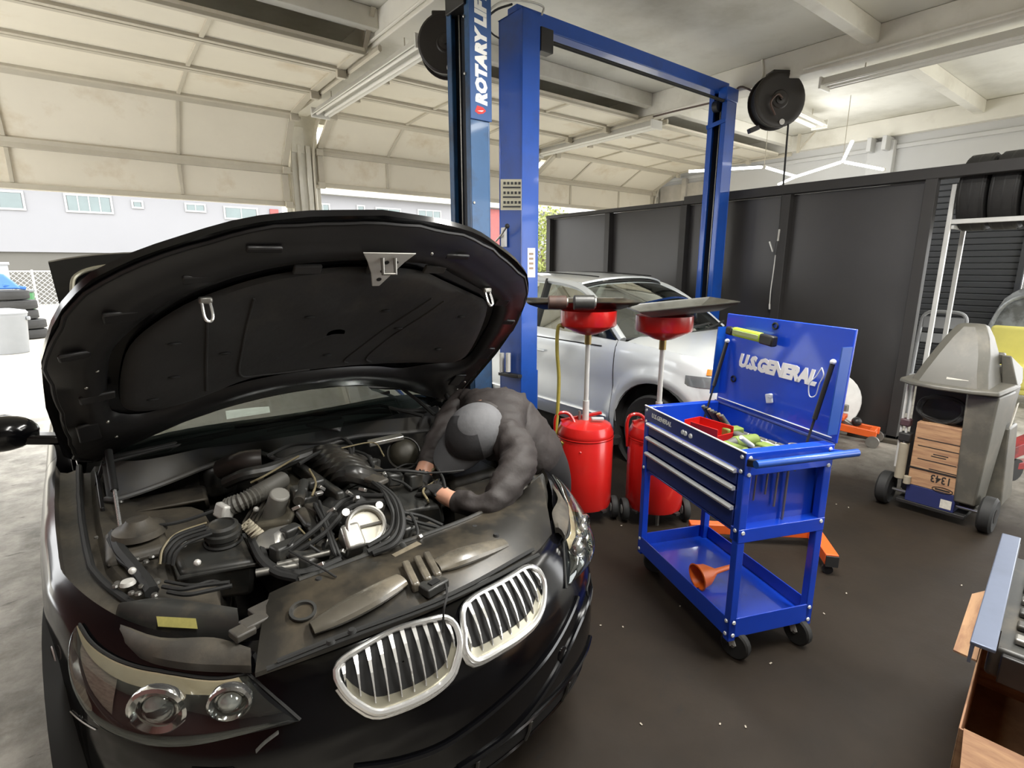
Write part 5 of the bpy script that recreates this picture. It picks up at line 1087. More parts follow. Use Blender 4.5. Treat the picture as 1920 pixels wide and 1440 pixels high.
# hex keys hung on the peg panel
for k, (y, l) in enumerate(((-.06, .11), (-.085, .11), (-.14, .09), (-.19, .15), (-.24, .22))):
    MB().tube([(.012, y-.02, .84), (.030, y, .84), (.034, y, .83-l)], .0035+.0006*k, n=6).build('hex_key', steel, cart)
# casters
for (x, y, sw) in ((.05, -.05, 0.4), (CL-.05, -.05, 1.2), (.05, -CW+.05, .2), (CL-.05, -CW+.05, .6)):
    d = V(math.cos(sw), math.sin(sw), 0); c = V(x, y, .063)-d*.03; axx = V(-d[1], d[0], 0)
    w_ = MB().lathe([(.012, -.018), (.056, -.019), (.063, -.012), (.063, .012), (.056, .019), (.012, .018)], c, axx, 22).build('caster', rubber, cart)
    for s in (-1, 1): MB().bar(c+axx*s*.023, V(x, y, .118)+axx*s*.02, .03, .004, up=axx).build('caster_fork', galv, w_)
    MB().cyl(c-axx*.028, c+axx*.028, .007, n=8).build('axle', steel, w_)
# lid
lidm = cblue; LA = math.radians(3)
ld = lambda x, s, o: V(x, -CW-.004-math.sin(LA)*s+o*math.cos(LA), .94+math.cos(LA)*s)
lid = MB().hexa([ld(0, 0, -.012), ld(CL, 0, -.012), ld(CL, 0, 0), ld(0, 0, 0), ld(0, .47, -.012), ld(CL, .47, -.012), ld(CL, .47, 0), ld(0, .47, 0)]).build('lid', lidm, cart, bevel=.003)
for x in (0.0, CL-.006): MB().hexa([ld(x, .04, 0), ld(x+.006, .04, 0), ld(x+.006, .04, .05), ld(x, .04, .05), ld(x, .40, 0), ld(x+.006, .40, 0), ld(x+.006, .40, .05), ld(x, .40, .05)]).build('lid_flange', blue, lid)
MB().tube([ld(0, -.004, .006), ld(CL, -.004, .006)], .008, n=8).build('piano_hinge', cdark, cart); MB().tube([ld(.02, .02, .004), ld(CL-.02, .02, .004)], .003, n=6).build('hinge_seam', strip, lid)
for x in (.06, CL-.05):
    a = V(x, -CW+.10, .86); b = ld(x, .33, .02); d = b-a; g = MB().cyl(a, a+d*.5, .005, n=8).build('lid_strut_rod', rubber, cart); MB().cyl(a+d*.42, b, .010, n=10).build('lid_strut', satin, g); MB().ball(b, .013, nu=8, nv=6).build('strut_ball', strip, g)
o = ld(.635, .215, .0012); MT = basis(o, (-1, 0, 0), (0, -math.sin(LA), math.cos(LA)))
text('lettering', 'U.S.GENERAL', .086, white_ink, cart, MT, .0012, shear=.22, bold=.0058, space=1.0, sx=.96)
for x, s in ((.42, .44), (.655, .14)):
    MB().tube([ld(x+.012*math.cos(q)*1.4, s+.014*math.sin(q), .004) for q in np.linspace(0, 6.0, 18)], .004, n=6).build('lid_grommet', ink, lid)
MB().box(ld(.385, .10, .008), (.04, .012, .045), rotm(0, .3, 0)).build('lid_latch', strip, lid, bevel=.004); MB().box(ld(.375, .115, .012), (.02, .012, .02)).build('latch_tongue', strip, lid, bevel=.003)
# ---- things on and in the cart (top-level)
cw = lambda x, y, z: tuple((ROOT[cart.name] @ Vector((x, y, z)))[:])
wlg = thing('work_light', 'lime green and black stick work light stuck on the open lid', 'work light', cw(.56, -CW+.0, 1.30), CA)
lime = mat('lime_plastic', (170, 200, 56), .4, var=.05)
MB().bar((-.105, .012, .02), (.095, .012, .028), .045, .032, up=(0, 1, 0)).build('body', lime, wlg, bevel=.008); MB().bar((-.19, .014, .012), (-.10, .012, .018), .05, .034, up=(0, 1, 0)).build('head', satin, wlg, bevel=.008)
MB().bar((.095, .012, .026), (.145, .012, .03), .042, .034, up=(0, 1, 0)).build('end_cap', satin, wlg, bevel=.008); MB().bar((-.10, .034, .022), (.08, .034, .03), .022, .006, up=(0, 1, 0)).build('light_bar', mat('grey_diffuser', (150, 160, 110), .3), wlg, bevel=.002)
cc = thing('wire_clip', 'bent steel wire clip hanging on the lid beside the lettering', 'clip', cw(.10, -CW+.01, 1.14), CA)
MB().tube(spline([(0, 0, .10), (.02, .003, .06), (.05, .004, .02), (.04, .005, -.03), (.01, .004, -.02), (.0, .003, .03), (-.015, .002, .07), (0, 0, .10)], 5), .0025, n=6).build('wire', strip, cc)
rb = thing('red_parts_bin', 'small open red plastic parts bin in the cart top', 'bin', cw(.47, -.17, .842), CA+.25)
binm = mat('red_bin_plastic', (190, 34, 30), .35, var=.06)
for a, b in (((-.10, -.055, 0), (.10, .055, .004)), ((-.10, -.057, 0), (.10, -.053, .075)), ((-.10, .053, 0), (.06, .057, .075)), ((.096, -.055, 0), (.10, .055, .075)), ((-.10, -.055, 0), (-.096, .055, .045))): MB().bb(a, b).build('bin_wall', binm, rb, bevel=.0015)
MB().bb((.03, .053, 0), (.10, .057, .05)).build('bin_wall', binm, rb)
olive = mat('olive_tool_plastic', (112, 130, 60), .5, var=.15, scale=20); lgrey = mat('tool_grey_rubber', (84, 84, 80), .6, var=.15, scale=20)
def drill(x, y, rz, label):
    t = thing('impact_driver', label, 'power tool', cw(x, y, .842), CA+rz)
    MB().cyl((-.07, 0, .035), (.05, 0, .035), .032, .030, n=16).build('motor_body', olive, t, bevel=.006); MB().cyl((.05, 0, .035), (.095, 0, .035), .026, .012, n=14).build('nose', lgrey, t)
    MB().bar((-.03, 0, .03), (-.05, -.12, .025), .04, .045).build('grip', lgrey, t, bevel=.01); MB().box((-.055, -.145, .03), (.09, .055, .055)).build('battery', olive, t, bevel=.008); MB().cyl((.095, 0, .035), (.125, 0, .035), .006, n=6).build('bit_holder', steel, t)
drill(.20, -.10, .15, 'green cordless impact driver nearest the cart handle'); drill(.28, -.22, 1.57, 'green cordless drill lying beside the red parts bin')
def handtool(kind, x, y, z, rz, tilt, l, mh, label, cat, blade=.5):
    t = thing(kind, label, cat, cw(x, y, z), CA+rz); d = V(math.cos(tilt), 0, math.sin(tilt))
    MB().cyl(d*l*.0, d*l*blade, .0045, n=8).build('shaft', strip, t); MB().cyl(d*l*blade, d*l, .012, .010, n=12).build('handle', mh, t, bevel=.003); return t
handtool('screwdriver', .20, -.25, .848, 1.9, .55, .20, mat('pale_handle', (220, 222, 216), .3), 'long pale screwdriver leaning up in the cart top', 'screwdriver', .45)
for k in range(7):
    x = .62+.0-.03*k; handtool('pliers', x, -.33+.004*k, .845, 1.2, .95, .13, [lgrey, mat('black_grip', (30, 30, 30), .6), mat('tan_grip', (120, 104, 70), .6)][k % 3], '%s upright pliers from the far end of the cart top' % ['first', 'second', 'third', 'fourth', 'fifth', 'sixth', 'seventh'][k], 'pliers', .4)['group'] = 'pliers standing along the cart back'
for k in range(6):
    handtool('wrench', .10+.05*k, -.405+.007*k, .848, .02*k, .02, .17, steel, '%s steel wrench from the pliers along the back of the cart' % ['first', 'second', 'third', 'fourth', 'fifth', 'sixth'][k], 'wrench', .7)['group'] = 'wrenches lying in the cart top'
def socket(x, y, r, h, m, label):
    t = thing('socket', label, 'socket', cw(x, y, .841), CA, 'loose sockets in the cart top'); MB().lathe([(r*.9, 0), (r, .003), (r, h), (r*.7, h), (r*.65, h*.6), (.001, h*.6)], n=16).build('socket_body', m, t); MB().lathe([(r*1.02, 0), (r*1.04, .003), (r*1.02, .006)], (0, 0, h*.4), n=16, cap=False).build('knurl', m, t)
socket(.115, -.345, .028, .065, mat('dull_steel_socket', (128, 120, 112), .5, var=.2), 'large dull grey socket standing near the handle end')
socket(.10, -.20, .014, .03, strip, 'small bright socket beside the large dull one'); socket(.13, -.12, .016, .028, strip, 'small bright socket by the front edge of the cart'); socket(.17, -.30, .013, .03, steel, 'small dark socket by the wrenches'); socket(.69, -.10, .018, .03, mat('copper', (170, 110, 84), .4, metal=.5), 'copper coloured socket at the far front corner')
fn = thing('funnel', 'orange plastic funnel lying on the cart bottom tray', 'funnel', cw(.33, -.14, .139), math.radians(-20))
orange = mat('orange_plastic', (240, 112, 30), .4, var=.05)
ax_ = nrm(V(.95, 0, .10)); MB().lathe([(.062, -.07), (.060, -.068), (.050, -.02), (.014, .035), (.010, .15), (.008, .15), (.011, .035), (.047, -.02), (.058, -.068)], V(0, 0, .063), ax_, 28, cap=False).build('cone', orange, fn); MB().lathe([(.060, -.072), (.066, -.07), (.060, -.066)], V(0, 0, .063), ax_, 28, cap=False).build('rim', orange, fn); MB().box(V(-.07, .0, .008), (.02, .02, .004)).build('hang_tab', orange, fn)
# ================================================================== AIR CONDITIONING SERVICE MACHINE
acm = mat('ac_grey_plastic', (80, 78, 71), .45, var=.08, scale=5, dirt=(112, 106, 94), dscale=4, dpos=(.5, .8)); acd = mat('ac_dark_recess', (30, 29, 28), .6, var=.15)
ac = thing('service_machine', 'grey wheeled air conditioning service machine with a box strapped in', 'machine', (4.45, .92, 0))
AL = lambda X, Y, z: V(X-4.45, Y-.92, z)
def slab(name, pts0, pts1, m, par=ac, bev=.012): return MB().grid([pts0, pts1], cu=True).add(pts0, [tuple(range(len(pts0)))[::-1]]).add(pts1, [tuple(range(len(pts1)))]).build(name, m, par, bevel=bev, seg=3)
slab('rear_body', [AL(4.42, .70, .08), AL(4.78, .70, .08), AL(4.78, 1.12, .08), AL(4.42, 1.12, .08)], [AL(4.45, .68, .88), AL(4.82, .66, .88), AL(4.82, 1.14, .88), AL(4.45, 1.14, .88)], acm)
slab('side_body', [AL(4.24, .68, .16), AL(4.5, .68, .10), AL(4.5, .80, .10), AL(4.24, .79, .16)], [AL(4.22, .66, .88), AL(4.55, .64, .88), AL(4.55, .82, .88), AL(4.22, .82, .88)], acm)
slab('side_fin', [AL(4.55, .60, .10), AL(4.85, .60, .10), AL(4.85, .70, .10), AL(4.55, .70, .10)], [AL(4.6, .64, .62), AL(4.82, .64, .62), AL(4.82, .70, .62), AL(4.6, .70, .62)], acm)
MB().bb(AL(4.40, .80, .1), AL(4.43, 1.12, .88)).build('recess_back', acd, ac)
brim = [AL(4.16+.03*abs(math.sin(q*2)), .70, .0) for q in (0,)]
bl_ = [AL(4.20, .66, .885), AL(4.15, .78, .885), AL(4.13, .95, .888), AL(4.15, 1.10, .892), AL(4.22, 1.18, .895), AL(4.5, 1.17, .89), AL(4.82, 1.15, .89), AL(4.83, .66, .89), AL(4.5, .635, .89)]
slab('brim', bl_, [p*V(.985, .985, 1)+V(0, 0, .03) for p in bl_], acm, bev=.01)
def ringp(x0, x1, y0, y1, z): return [AL(x0, y0+.05, z), AL(x0, y1-.05, z), AL(x0+.04, y1, z), AL(x1-.04, y1, z), AL(x1, y1-.04, z), AL(x1, y0+.04, z), AL(x1-.04, y0, z), AL(x0+.04, y0, z)]
rows = [ringp(4.20, 4.62, .72, 1.12, .915), ringp(4.235, 4.61, .74, 1.09, 1.0), ringp(4.29, 4.59, .76, 1.05, 1.11), ringp(4.35, 4.56, .79, 1.01, 1.21), ringp(4.39, 4.54, .82, .975, 1.275), ringp(4.42, 4.52, .84, .96, 1.29)]
MB().grid(rows, cu=True).add(rows[-1], [tuple(range(8))]).build('crown', acm, ac, smooth=30, bevel=.006)
slab('console_wall', [AL(4.55, .64, .91), AL(4.82, .66, .91), AL(4.82, .70, .91), AL(4.55, .72, .91)], [AL(4.55, .70, 1.10), AL(4.80, .67, 1.0), AL(4.80, .70, 1.0), AL(4.55, .75, 1.10)], acm, bev=.008)
slab('console_rear', [AL(4.78, .66, .91), AL(4.83, .66, .91), AL(4.83, 1.14, .91), AL(4.78, 1.14, .91)], [AL(4.78, .67, 1.0), AL(4.81, .67, 1.0), AL(4.81, 1.10, 1.0), AL(4.78, 1.10, 1.0)], acm, bev=.008)
MB().bb(AL(4.56, .74, .905), AL(4.78, 1.1, .935)).build('console_tray', acd, ac)
MB().box(AL(4.60, .76, 1.07), (.06, .05, .07)).build('console_latch', acm, ac, bevel=.01)
MB().prism([AL(4.222, .93, .965), AL(4.222, .82, .96), AL(4.215, .82, .925), AL(4.215, .93, .93)], (-.004, 0, 0)).build('maker_label', mat('pale_label', (196, 192, 180), .5, var=.15, scale=60), ac)
MB().prism([AL(4.62, .638, .78), AL(4.70, .642, .78), AL(4.70, .655, .62), AL(4.62, .652, .62)], (0, -.004, 0)).build('warning_label', mat('pale_label', (196, 192, 180)), ac)
# hose coil, frame rods, bottle
MB().tube([AL(4.30+.02*math.sin(q*3), .945+(.12+.012*math.sin(q*1.7))*math.cos(q), .735+(.085+.01*math.cos(q*2.3))*math.sin(q)) for q in np.linspace(0, 2*math.pi*5, 150)], .009, n=6).build('hose_coil', rubber, ac)
for y in (1.10, 1.13): MB().cyl(AL(4.24, y, .30), AL(4.24, y, .88), .008, n=8).build('frame_rod', galv, ac)
MB().cyl(AL(4.25, 1.10, .22), AL(4.25, 1.10, .48), .030, n=14).build('oil_bottle', mat('cloudy_bottle', (150, 142, 124), .4), ac, bevel=.006); MB().box(AL(4.25, 1.10, .52), (.07, .07, .06)).build('bottle_clamp', acd, ac, bevel=.008); MB().box(AL(4.25, 1.11, .62), (.06, .06, .05)).build('valve_block', mat('plum_plastic', (70, 50, 54), .5), ac, bevel=.008)
MB().cyl(AL(4.24, 1.05, .20), AL(4.24, 1.05, .25), .022, n=12).build('cap', mat('cloudy_bottle', (150, 142, 124)), ac)
for y in (.62, 1.18):
    c = AL(4.30, y, .115); w_ = MB().lathe([(.04, -.035), (.10, -.038), (.115, -.025), (.115, .025), (.10, .038), (.04, .035)], c, (0, 1, 0), 26).build('wheel', rubber, ac); MB().lathe([(.001, .0), (.045, .0)], c+V(0, -.038 if y < 1 else -.036, 0), (0, -1, 0), 16, cap=False).build('wheel_hub', satin, w_)
MB().cyl(AL(4.30, .66, .115), AL(4.30, 1.14, .115), .012, n=8).build('axle', steel, ac)
MB().bb(AL(4.25, .72, .05), AL(4.45, 1.10, .075)).build('base_shelf', acd, ac, bevel=.004); MB().cyl(AL(4.72, .92, 0), AL(4.72, .92, .09), .03, n=10).build('rear_foot', rubber, ac)
# cardboard box strapped in the machine
card = mat('cardboard', (168, 132, 98), .75, var=.08, scale=6, stretch=(1, 1, 12), dirt=(140, 104, 78), dscale=4)
bx = thing('cardboard_box', 'upside-down cardboard parts box standing in the service machine', 'box', (4.31, .915, .076))
MB().bb((-.06, -.135, 0), (.06, .135, .12)).build('printed_base', mat('dark_blue_print', (30, 38, 84), .6, var=.1, dirt=(120, 120, 140), dscale=40, dpos=(.68, .72)), bx, bevel=.003)
MB().bb((-.06, -.135, .121), (.06, .135, .56)).build('carton', card, bx, bevel=.004)
TX = lambda y, z: Matrix(((0, 0, -1, -.0612), (1, 0, 0, y), (0, -1, 0, z), (0, 0, 0, 1)))
ink2 = mat('black_print', (34, 30, 28), .7)
text('printed_number', '1343', .072, ink2, bx, TX(-.10, .225), .0004, sx=.8, bold=.0012)
MB().tube([(-.0615, .0+.055*math.cos(q)-.06, .135+.018*math.sin(q)) for q in np.linspace(0, 2*math.pi, 28)], .0022, n=5).build('oval_logo', ink2, bx); MB().bb((-.0612, -.10, .13), (-.0605, -.02, .14)).build('logo_bar', ink2, bx)
for z, y0, y1 in ((.40, -.11, .11), (.36, -.06, .02), (.345, -.05, .03), (.31, -.11, .10), (.255, -.12, .03), (.45, -.12, .12)): MB().bb((-.0612, y0, z), (-.0605, y1, z+.006)).build('print_line', ink2, bx)
MB().bb((-.0615, -.12, .015), (-.0605, -.06, .075)).build('white_label', mat('pale_label', (196, 192, 180)), bx)
MB().bb((-.064, -.14, .240), (-.0605, .14, .250)).build('strap', acd, bx)
# ================================================================== RIGHT BACKGROUND
tyre_m = MATS['tyre_rubber']
def tyre(c, axis, r, w, label, group, name='tyre'):
    t = thing(name, label, 'tyre', tuple(c), 0, group); h = w/2; ax = V(axis)
    cas = MB().lathe([(r*.60, -h*.75), (r*.66, -h*.95), (r*.84, -h), (r*.96, -h*.9), (r, -h*.6), (r, h*.6), (r*.96, h*.9), (r*.84, h), (r*.66, h*.95), (r*.60, h*.75)], (0, 0, 0), ax, 36, cap=False).build('casing', tyre_m, t)
    for k in (-.35, 0, .35): MB().lathe([(r*1.002, k*w-.006), (r*1.003, k*w), (r*1.002, k*w+.006)], (0, 0, 0), ax, 36, cap=False).build('tread_groove', acd, cas)
    return t
rk = thing('tyre_rack', 'white steel tyre rack at the end of the black partition', 'rack', (6.35, 1.0, 0))
rkm = mat('rack_grey_white', (198, 198, 194), .4, metal=.2, var=.08)
for y in (1.53, -.1):
    for x in (6.13, 6.62): MB().box((x-6.35, y-1.0, 1.18), (.035, .035, 2.36)).build('upright', rkm, rk, bevel=.003)
for x in (6.13, 6.62): MB().bb((x-6.35-.015, -1.1, 2.02), (x-6.35+.015, .52, 2.06)).build('shelf_rail', rkm, rk, bevel=.003)
for y in (1.5, .9, .3): MB().bb((-.22, y-1.0-.01, 1.98), (.27, y-1.0+.01, 2.01)).build('cross_bar', rkm, rk)
for k in range(6): tyre((6.375, 1.40-.215*k, 2.292), (0, 1, 0), .325, .205, ['first', 'second', 'third', 'fourth', 'fifth', 'sixth'][k]+' upright tyre on the rack shelf counted from the partition', 'tyres on the rack')
yb = thing('yellow_bench', 'pale yellow padded bench against the far right wall', 'bench', (8.8, 1.15, 0))
ym_ = mat('pale_yellow_vinyl', (214, 206, 112), .55, var=.06)
MB().box((-.05, 0, .36), (.42, .9, .28)).build('seat', ym_, yb, bevel=.04, seg=3); MB().box((.14, 0, .68), (.14, .92, .50), rotm(0, .06, 0)).build('backrest', ym_, yb, bevel=.04, seg=3); MB().box((-.02, 0, .19), (.44, .9, .07)).build('front_rail', ym_, yb, bevel=.02)
for x in (-.2, .15):
    for y in (-.4, .4): MB().cyl((x, y, 0), (x, y, .18), .02, n=8).build('leg', galv, yb)
hp_ = thing('spare_bonnet', 'silver car bonnet panel leaning behind the yellow bench', 'car part', (9.3, 1.2, 0))
spm = mat('bare_silver_panel', (150, 154, 158), .4, metal=.4, var=.12, scale=5, dirt=(110, 112, 112), dscale=6)
R = []
for a in np.linspace(-1, 1, 15): R.append([V(.1+.25*f, a*.62*(1-.25*f**3), .05+(1.38-.20*abs(a)**3)*f) for f in np.linspace(0, 1, 9)])
ho = MB().shell(R, V(.02, 0, 0)).build('panel_skin', spm, hp_)
MB().tube(spline([V(.08+.25*f, a*.62, .05+1.38*f) for a, f in ((-.85, .1), (-.85, .6), (-.6, .85), (0, .9), (.6, .85), (.85, .6), (.85, .1))], 5), .025, n=8).build('inner_frame', spm, hp_); MB().tube(spline([V(.10+.25*f, a*.62, .05+1.38*f) for a, f in ((-.7, .15), (-.2, .6), (0, .8), (.2, .6), (.7, .15))], 5), .02, n=8).build('stiffener', spm, hp_)
pc = thing('plastic_chair', 'small grey plastic chair behind the rack upright', 'chair', (7.15, 1.72, 0))
pcm = mat('grey_chair_plastic', (150, 152, 154), .4, var=.06)
MB().tube(spline([(.1, -.2, .45), (.14, -.2, .95), (.15, -.17, 1.14), (.15, 0, 1.17), (.15, .17, 1.14), (.14, .2, .95), (.1, .2, .45)], 5), .018, n=8).build('back_frame', pcm, pc); MB().box((.14, 0, 1.05), (.012, .36, .12)).build('back_slat', pcm, pc, bevel=.005); MB().box((.13, 0, .88), (.012, .36, .1)).build('back_slat', pcm, pc, bevel=.005); MB().box((-.08, 0, .45), (.42, .42, .03)).build('seat', pcm, pc, bevel=.012)
for x in (-.26, .1):
    for y in (-.18, .18): MB().cyl((x, y, 0), (x, y, .45), .018, n=8).build('leg', pcm, pc)
# wall boards lying by the partition
tag(MB().bar((5.80, 1.98, .02), (5.86, 1.55, .02), .07, .035).build('timber_strip', mat('dirty_timber', (66, 60, 50), .7, var=.2), bevel=.003), 'dirty timber strip lying on the floor along the partition', 'timber')
# orange floor jack with small parts
ojm = mat('orange_jack_paint', (214, 92, 36), .4, var=.08, dirt=(120, 60, 36), dscale=10, dpos=(.6, .8))
oj = thing('floor_jack', 'orange floor jack frame loaded with parts by the partition', 'jack', (5.62, 1.98, 0), math.radians(100))
for y in (-.09, .09): MB().bar((-.30, y, .12), (.26, y*.7, .15), .03, .07).build('side_frame', ojm, oj, bevel=.006)
MB().box((-.26, 0, .12), (.05, .2, .07)).build('front_cross', ojm, oj, bevel=.006); MB().box((.1, 0, .22), (.25, .17, .04)).build('top_plate', ojm, oj, bevel=.006)
for x, y in ((-.28, -.12), (-.28, .12), (.24, -.1), (.24, .1)): MB().lathe([(.02, -.015), (.055, -.015), (.055, .015), (.02, .015)], (x, y, .055), (0, 1, 0), 16).build('wheel', steel, oj)
MB().bar((-.1, 0, .14), (.12, 0, .25), .06, .04).build('lift_arm', steel, oj, bevel=.006); MB().cyl((.0, -.05, .27), (.0, -.05, .33), .03, n=12).build('saddle', steel, oj); MB().ball((-.12, .02, .2), .045, nu=10, nv=8).build('ram', satin, oj)
wdisc = thing('white_cover', 'white round cover standing behind the tool cart lid', 'cover', (5.72, 2.18, 0)); MB().lathe([(.02, -.01), (.30, -.012), (.31, 0), (.30, .012), (.02, .01)], (0, 0, .32), (.8, .6, 0), 30).build('disc', mat('white_plastic', (222, 222, 218), .4), wdisc); MB().cyl((-.03, -.02, .32), (.03, .02, .32), .03, n=12).build('hub', galv, wdisc)
# orange engine stand behind the cart
es = thing('engine_stand', 'orange engine stand legs on the floor behind the tool cart', 'engine stand', (3.1, 1.35, 0))
ps = [V(3.27, 1.20, .085), V(2.72, 1.72, .085), V(2.985, 1.01, .085)]
o_ = V(3.1, 1.35, 0)
MB().bar(ps[1]-o_, ps[0]-o_, .06, .06).build('long_leg', ojm, es, bevel=.004); MB().bar(V(3.34, 1.30, .09)-o_, ps[2]-o_+V(0, 0, .005), .065, .065).build('cross_leg', ojm, es, bevel=.004)
e_ = ps[2]-o_; d_ = nrm(ps[2]-V(3.34, 1.30, .085)); MB().bar(e_, e_+d_*.012, .062, .06).build('end_cap', rubber, es); 
for p in (ps[2]+V(.012, .02, 0), ps[1], V(3.36, 1.33, .085)):
    c = V(p[0], p[1], .028)-o_; w_ = MB().lathe([(.006, -.012), (.028, -.012), (.028, .012), (.006, .012)], c, (1, .4, 0), 16).build('caster', rubber, es); MB().bar(c+V(0, 0, .02), c+V(0, 0, .06), .03, .03).build('caster_fork', satin, w_)
# red steel ramp at the right edge
rp = thing('red_jack_beam', 'dark red steel beam reaching in at the right edge', 'jack', (5.75, .62, 0))
rpm = mat('dark_red_enamel', (140, 26, 30), .35, var=.1, coat=.3, dirt=(80, 18, 22), dscale=8)
MB().bar((-.30, .16, .22), (.6, -.25, .50), .10, .10).build('upper_beam', rpm, rp, bevel=.006); MB().bar((-.25, .14, .12), (.5, -.25, .12), .08, .06).build('lower_beam', rpm, rp, bevel=.006)
for x, y in ((-.2, .1), (.45, -.22)): MB().lathe([(.02, -.03), (.09, -.03), (.09, .03), (.02, .03)], (x, y, .09), (.4, 1, 0), 18).build('wheel', rubber, rp)
# ================================================================== CARDBOARD BOX AND SPARE PART, NEAR RIGHT
nb = thing('cardboard_box', 'large open cardboard box at the lower right corner', 'box', (2.14, .05, 0), math.radians(6)); bh = .45
for a, b in (((-.45, .205, .003), (.50, .21, bh)), ((-.45, -.26, .003), (-.445, .21, bh)), ((.495, -.26, .003), (.50, .21, bh)), ((-.45, -.265, .003), (.50, -.26, bh)), ((-.45, -.26, .003), (.50, .21, .008))): MB().bb(a, b).build('box_wall', card, nb, bevel=.002)
MB().prism([(-.45, .20, bh), (-.45, -.25, bh), (-.60, -.22, bh-.13), (-.60, .18, bh-.13)], (0, 0, .006)).build('flap', card, nb); MB().prism([(-.10, .21, bh), (.45, .21, bh), (.40, .27, bh-.03), (-.04, .27, bh-.03)], (0, 0, .006)).build('flap', card, nb)
fp_ = thing('radiator_fan_part', 'black plastic and grey metal car part resting on the cardboard box', 'car part', (2.14, .05, bh+.008), math.radians(6))
pbl = mat('part_grey_blue', (96, 104, 122), .4, metal=.4, var=.1)
MB().bb((-.16, -.28, .0), (.56, .19, .10)).build('body', plastic, fp_, bevel=.012, seg=3); MB().bar((-.30, .20, .16), (.60, .20, .16), .055, .012).build('top_rail', pbl, fp_, bevel=.003); MB().bar((-.30, .222, .13), (.60, .222, .13), .008, .06).build('rail_lip', pbl, fp_)
MB().bb((-.16, .17, .10), (.56, .19, .155)).build('rail_web', plastic, fp_)
for k in range(7): MB().bb((-.11+.09*k, -.25, .10), (-.07+.09*k, .14, .12)).build('rib', steel if k % 3 == 0 else plastic, fp_, bevel=.006)
MB().cyl((-.04, .05, .10), (-.04, .05, .15), .06, n=18).build('motor', satin, fp_, bevel=.006); MB().bb((-.18, .05, .0), (-.16, .16, .09)).build('mount_tab', satin, fp_, bevel=.004)
rg = thing('red_cloth', 'crumpled red rag inside the open cardboard box', 'rag', (1.80, -.02, .012)); MB().ball((0, 0, .10), .12, (1.1, .8, .8), 14, 9).build('rag_bulk', mat('red_rag', (180, 44, 48), .8, var=.25, scale=14, bump=.6, bscale=9), rg); MB().ball((.05, .06, .16), .07, (1, .7, .6), 12, 8).build('rag_fold', mat('red_rag', (180, 44, 48)), rg)
# small litter on the floor
chip = mat('pale_litter', (160, 152, 138), .7)
for k, (px, py) in enumerate(((1275, 1136), (1168, 1175), (1126, 1172), (1520, 1190), (1545, 1150), (1587, 1112), (1445, 1243), (1202, 1357), (1350, 1357), (1398, 1362), (1591, 951), (1568, 945), (1627, 822), (1803, 1097), (1165, 985))):
    c = atz(px, py, .004); o = MB().box((0, 0, .003), (.009+.006*random.random(), .006, .003), rotm(0, 0, random.random()*3)).build('floor_chip', chip, bevel=.001); o.location = (c[0], c[1], 0)
    tag(o, 'pale paint chip lying on the dark floor', 'litter', 'paint chips on the floor')
# ================================================================== OUTSIDE
YB = 32.0
bd = thing('apartment_building', 'long pale apartment block across the yard', 'building', (5, YB, 0))
bwm = mat('pale_render', (122, 122, 125), .8, var=.03, scale=.3); blo = mat('grey_plinth', (84, 82, 77), .8, var=.06, scale=.5); wfr = mat('white_window_frame', (150, 150, 148), .5, var=.02); pane_m = mat('window_pane', (78, 92, 92), .12, var=.15, scale=.8, coat=.5)
MB().bb((-34, 0, 2.28), (40, 6, 5.66)).build('wall', bwm, bd); MB().bb((-34, .12, 0), (40, 6, 2.28)).build('plinth', blo, bd); rf = MB().bb((-34.5, -.5, 5.66), (40.5, 6.5, 5.95)).build('eave', wfr, bd, bevel=.02); MB().hexa([V(-34.3, -.3, 5.95), V(40.3, -.3, 5.95), V(40.3, 6.3, 5.95), V(-34.3, 6.3, 5.95), V(-33, 2.5, 6.9), V(39, 2.5, 6.9), V(39, 3.5, 6.9), V(-33, 3.5, 6.9)]).build('roof', mat('grey_roof', (170, 168, 164), .8), rf)
def bwin(px0, py0, px1, py1, n_):
    a = atY(px0, py0, YB); b = atY(px1, py1, YB); x0, x1 = a[0]-5, b[0]-5; z1, z0 = a[2], b[2]; 
    f = MB().bb((x0, -.06, z0), (x1, .0, z0+.08)).bb((x0, -.06, z1-.08), (x1, 0, z1)).bb((x0, -.06, z0+.08), (x0+.08, 0, z1-.08)).bb((x1-.08, -.06, z0+.08), (x1, 0, z1-.08)).build('window', wfr, bd)
    for k in range(n_):
        u0, u1 = x0+.08+(x1-x0-.16)*k/n_, x0+.08+(x1-x0-.16)*(k+1)/n_; MB().bb((u0+.02, -.03, z0+.08), (u1-.02, -.01, z1-.08)).build('pane', pane_m, f)
        if k: MB().bb((u0-.02, -.055, z0+.08), (u0+.02, -.005, z1-.08)).build('mullion', wfr, f)
for w_ in ((-60, 352, 50, 395, 2), (118, 362, 214, 402, 4), (245, 375, 270, 392, 1), (345, 380, 387, 399, 2), (418, 386, 485, 414, 2), (590, 380, 620, 410, 2), (668, 384, 685, 412, 1), (703, 388, 752, 414, 2), (782, 392, 827, 418, 3), (1090, 425, 1150, 445, 2)): bwin(*w_)
for px0, px1 in ((505, 528), (917, 938)):
    a = atY(px0, 392, YB); b = atY(px1, 470, YB); MB().bb((a[0]-5, -.08, b[2]), (b[0]-5, 0, a[2])).build('red_door', mat('faded_red_door', (130, 64, 62), .6), bd)
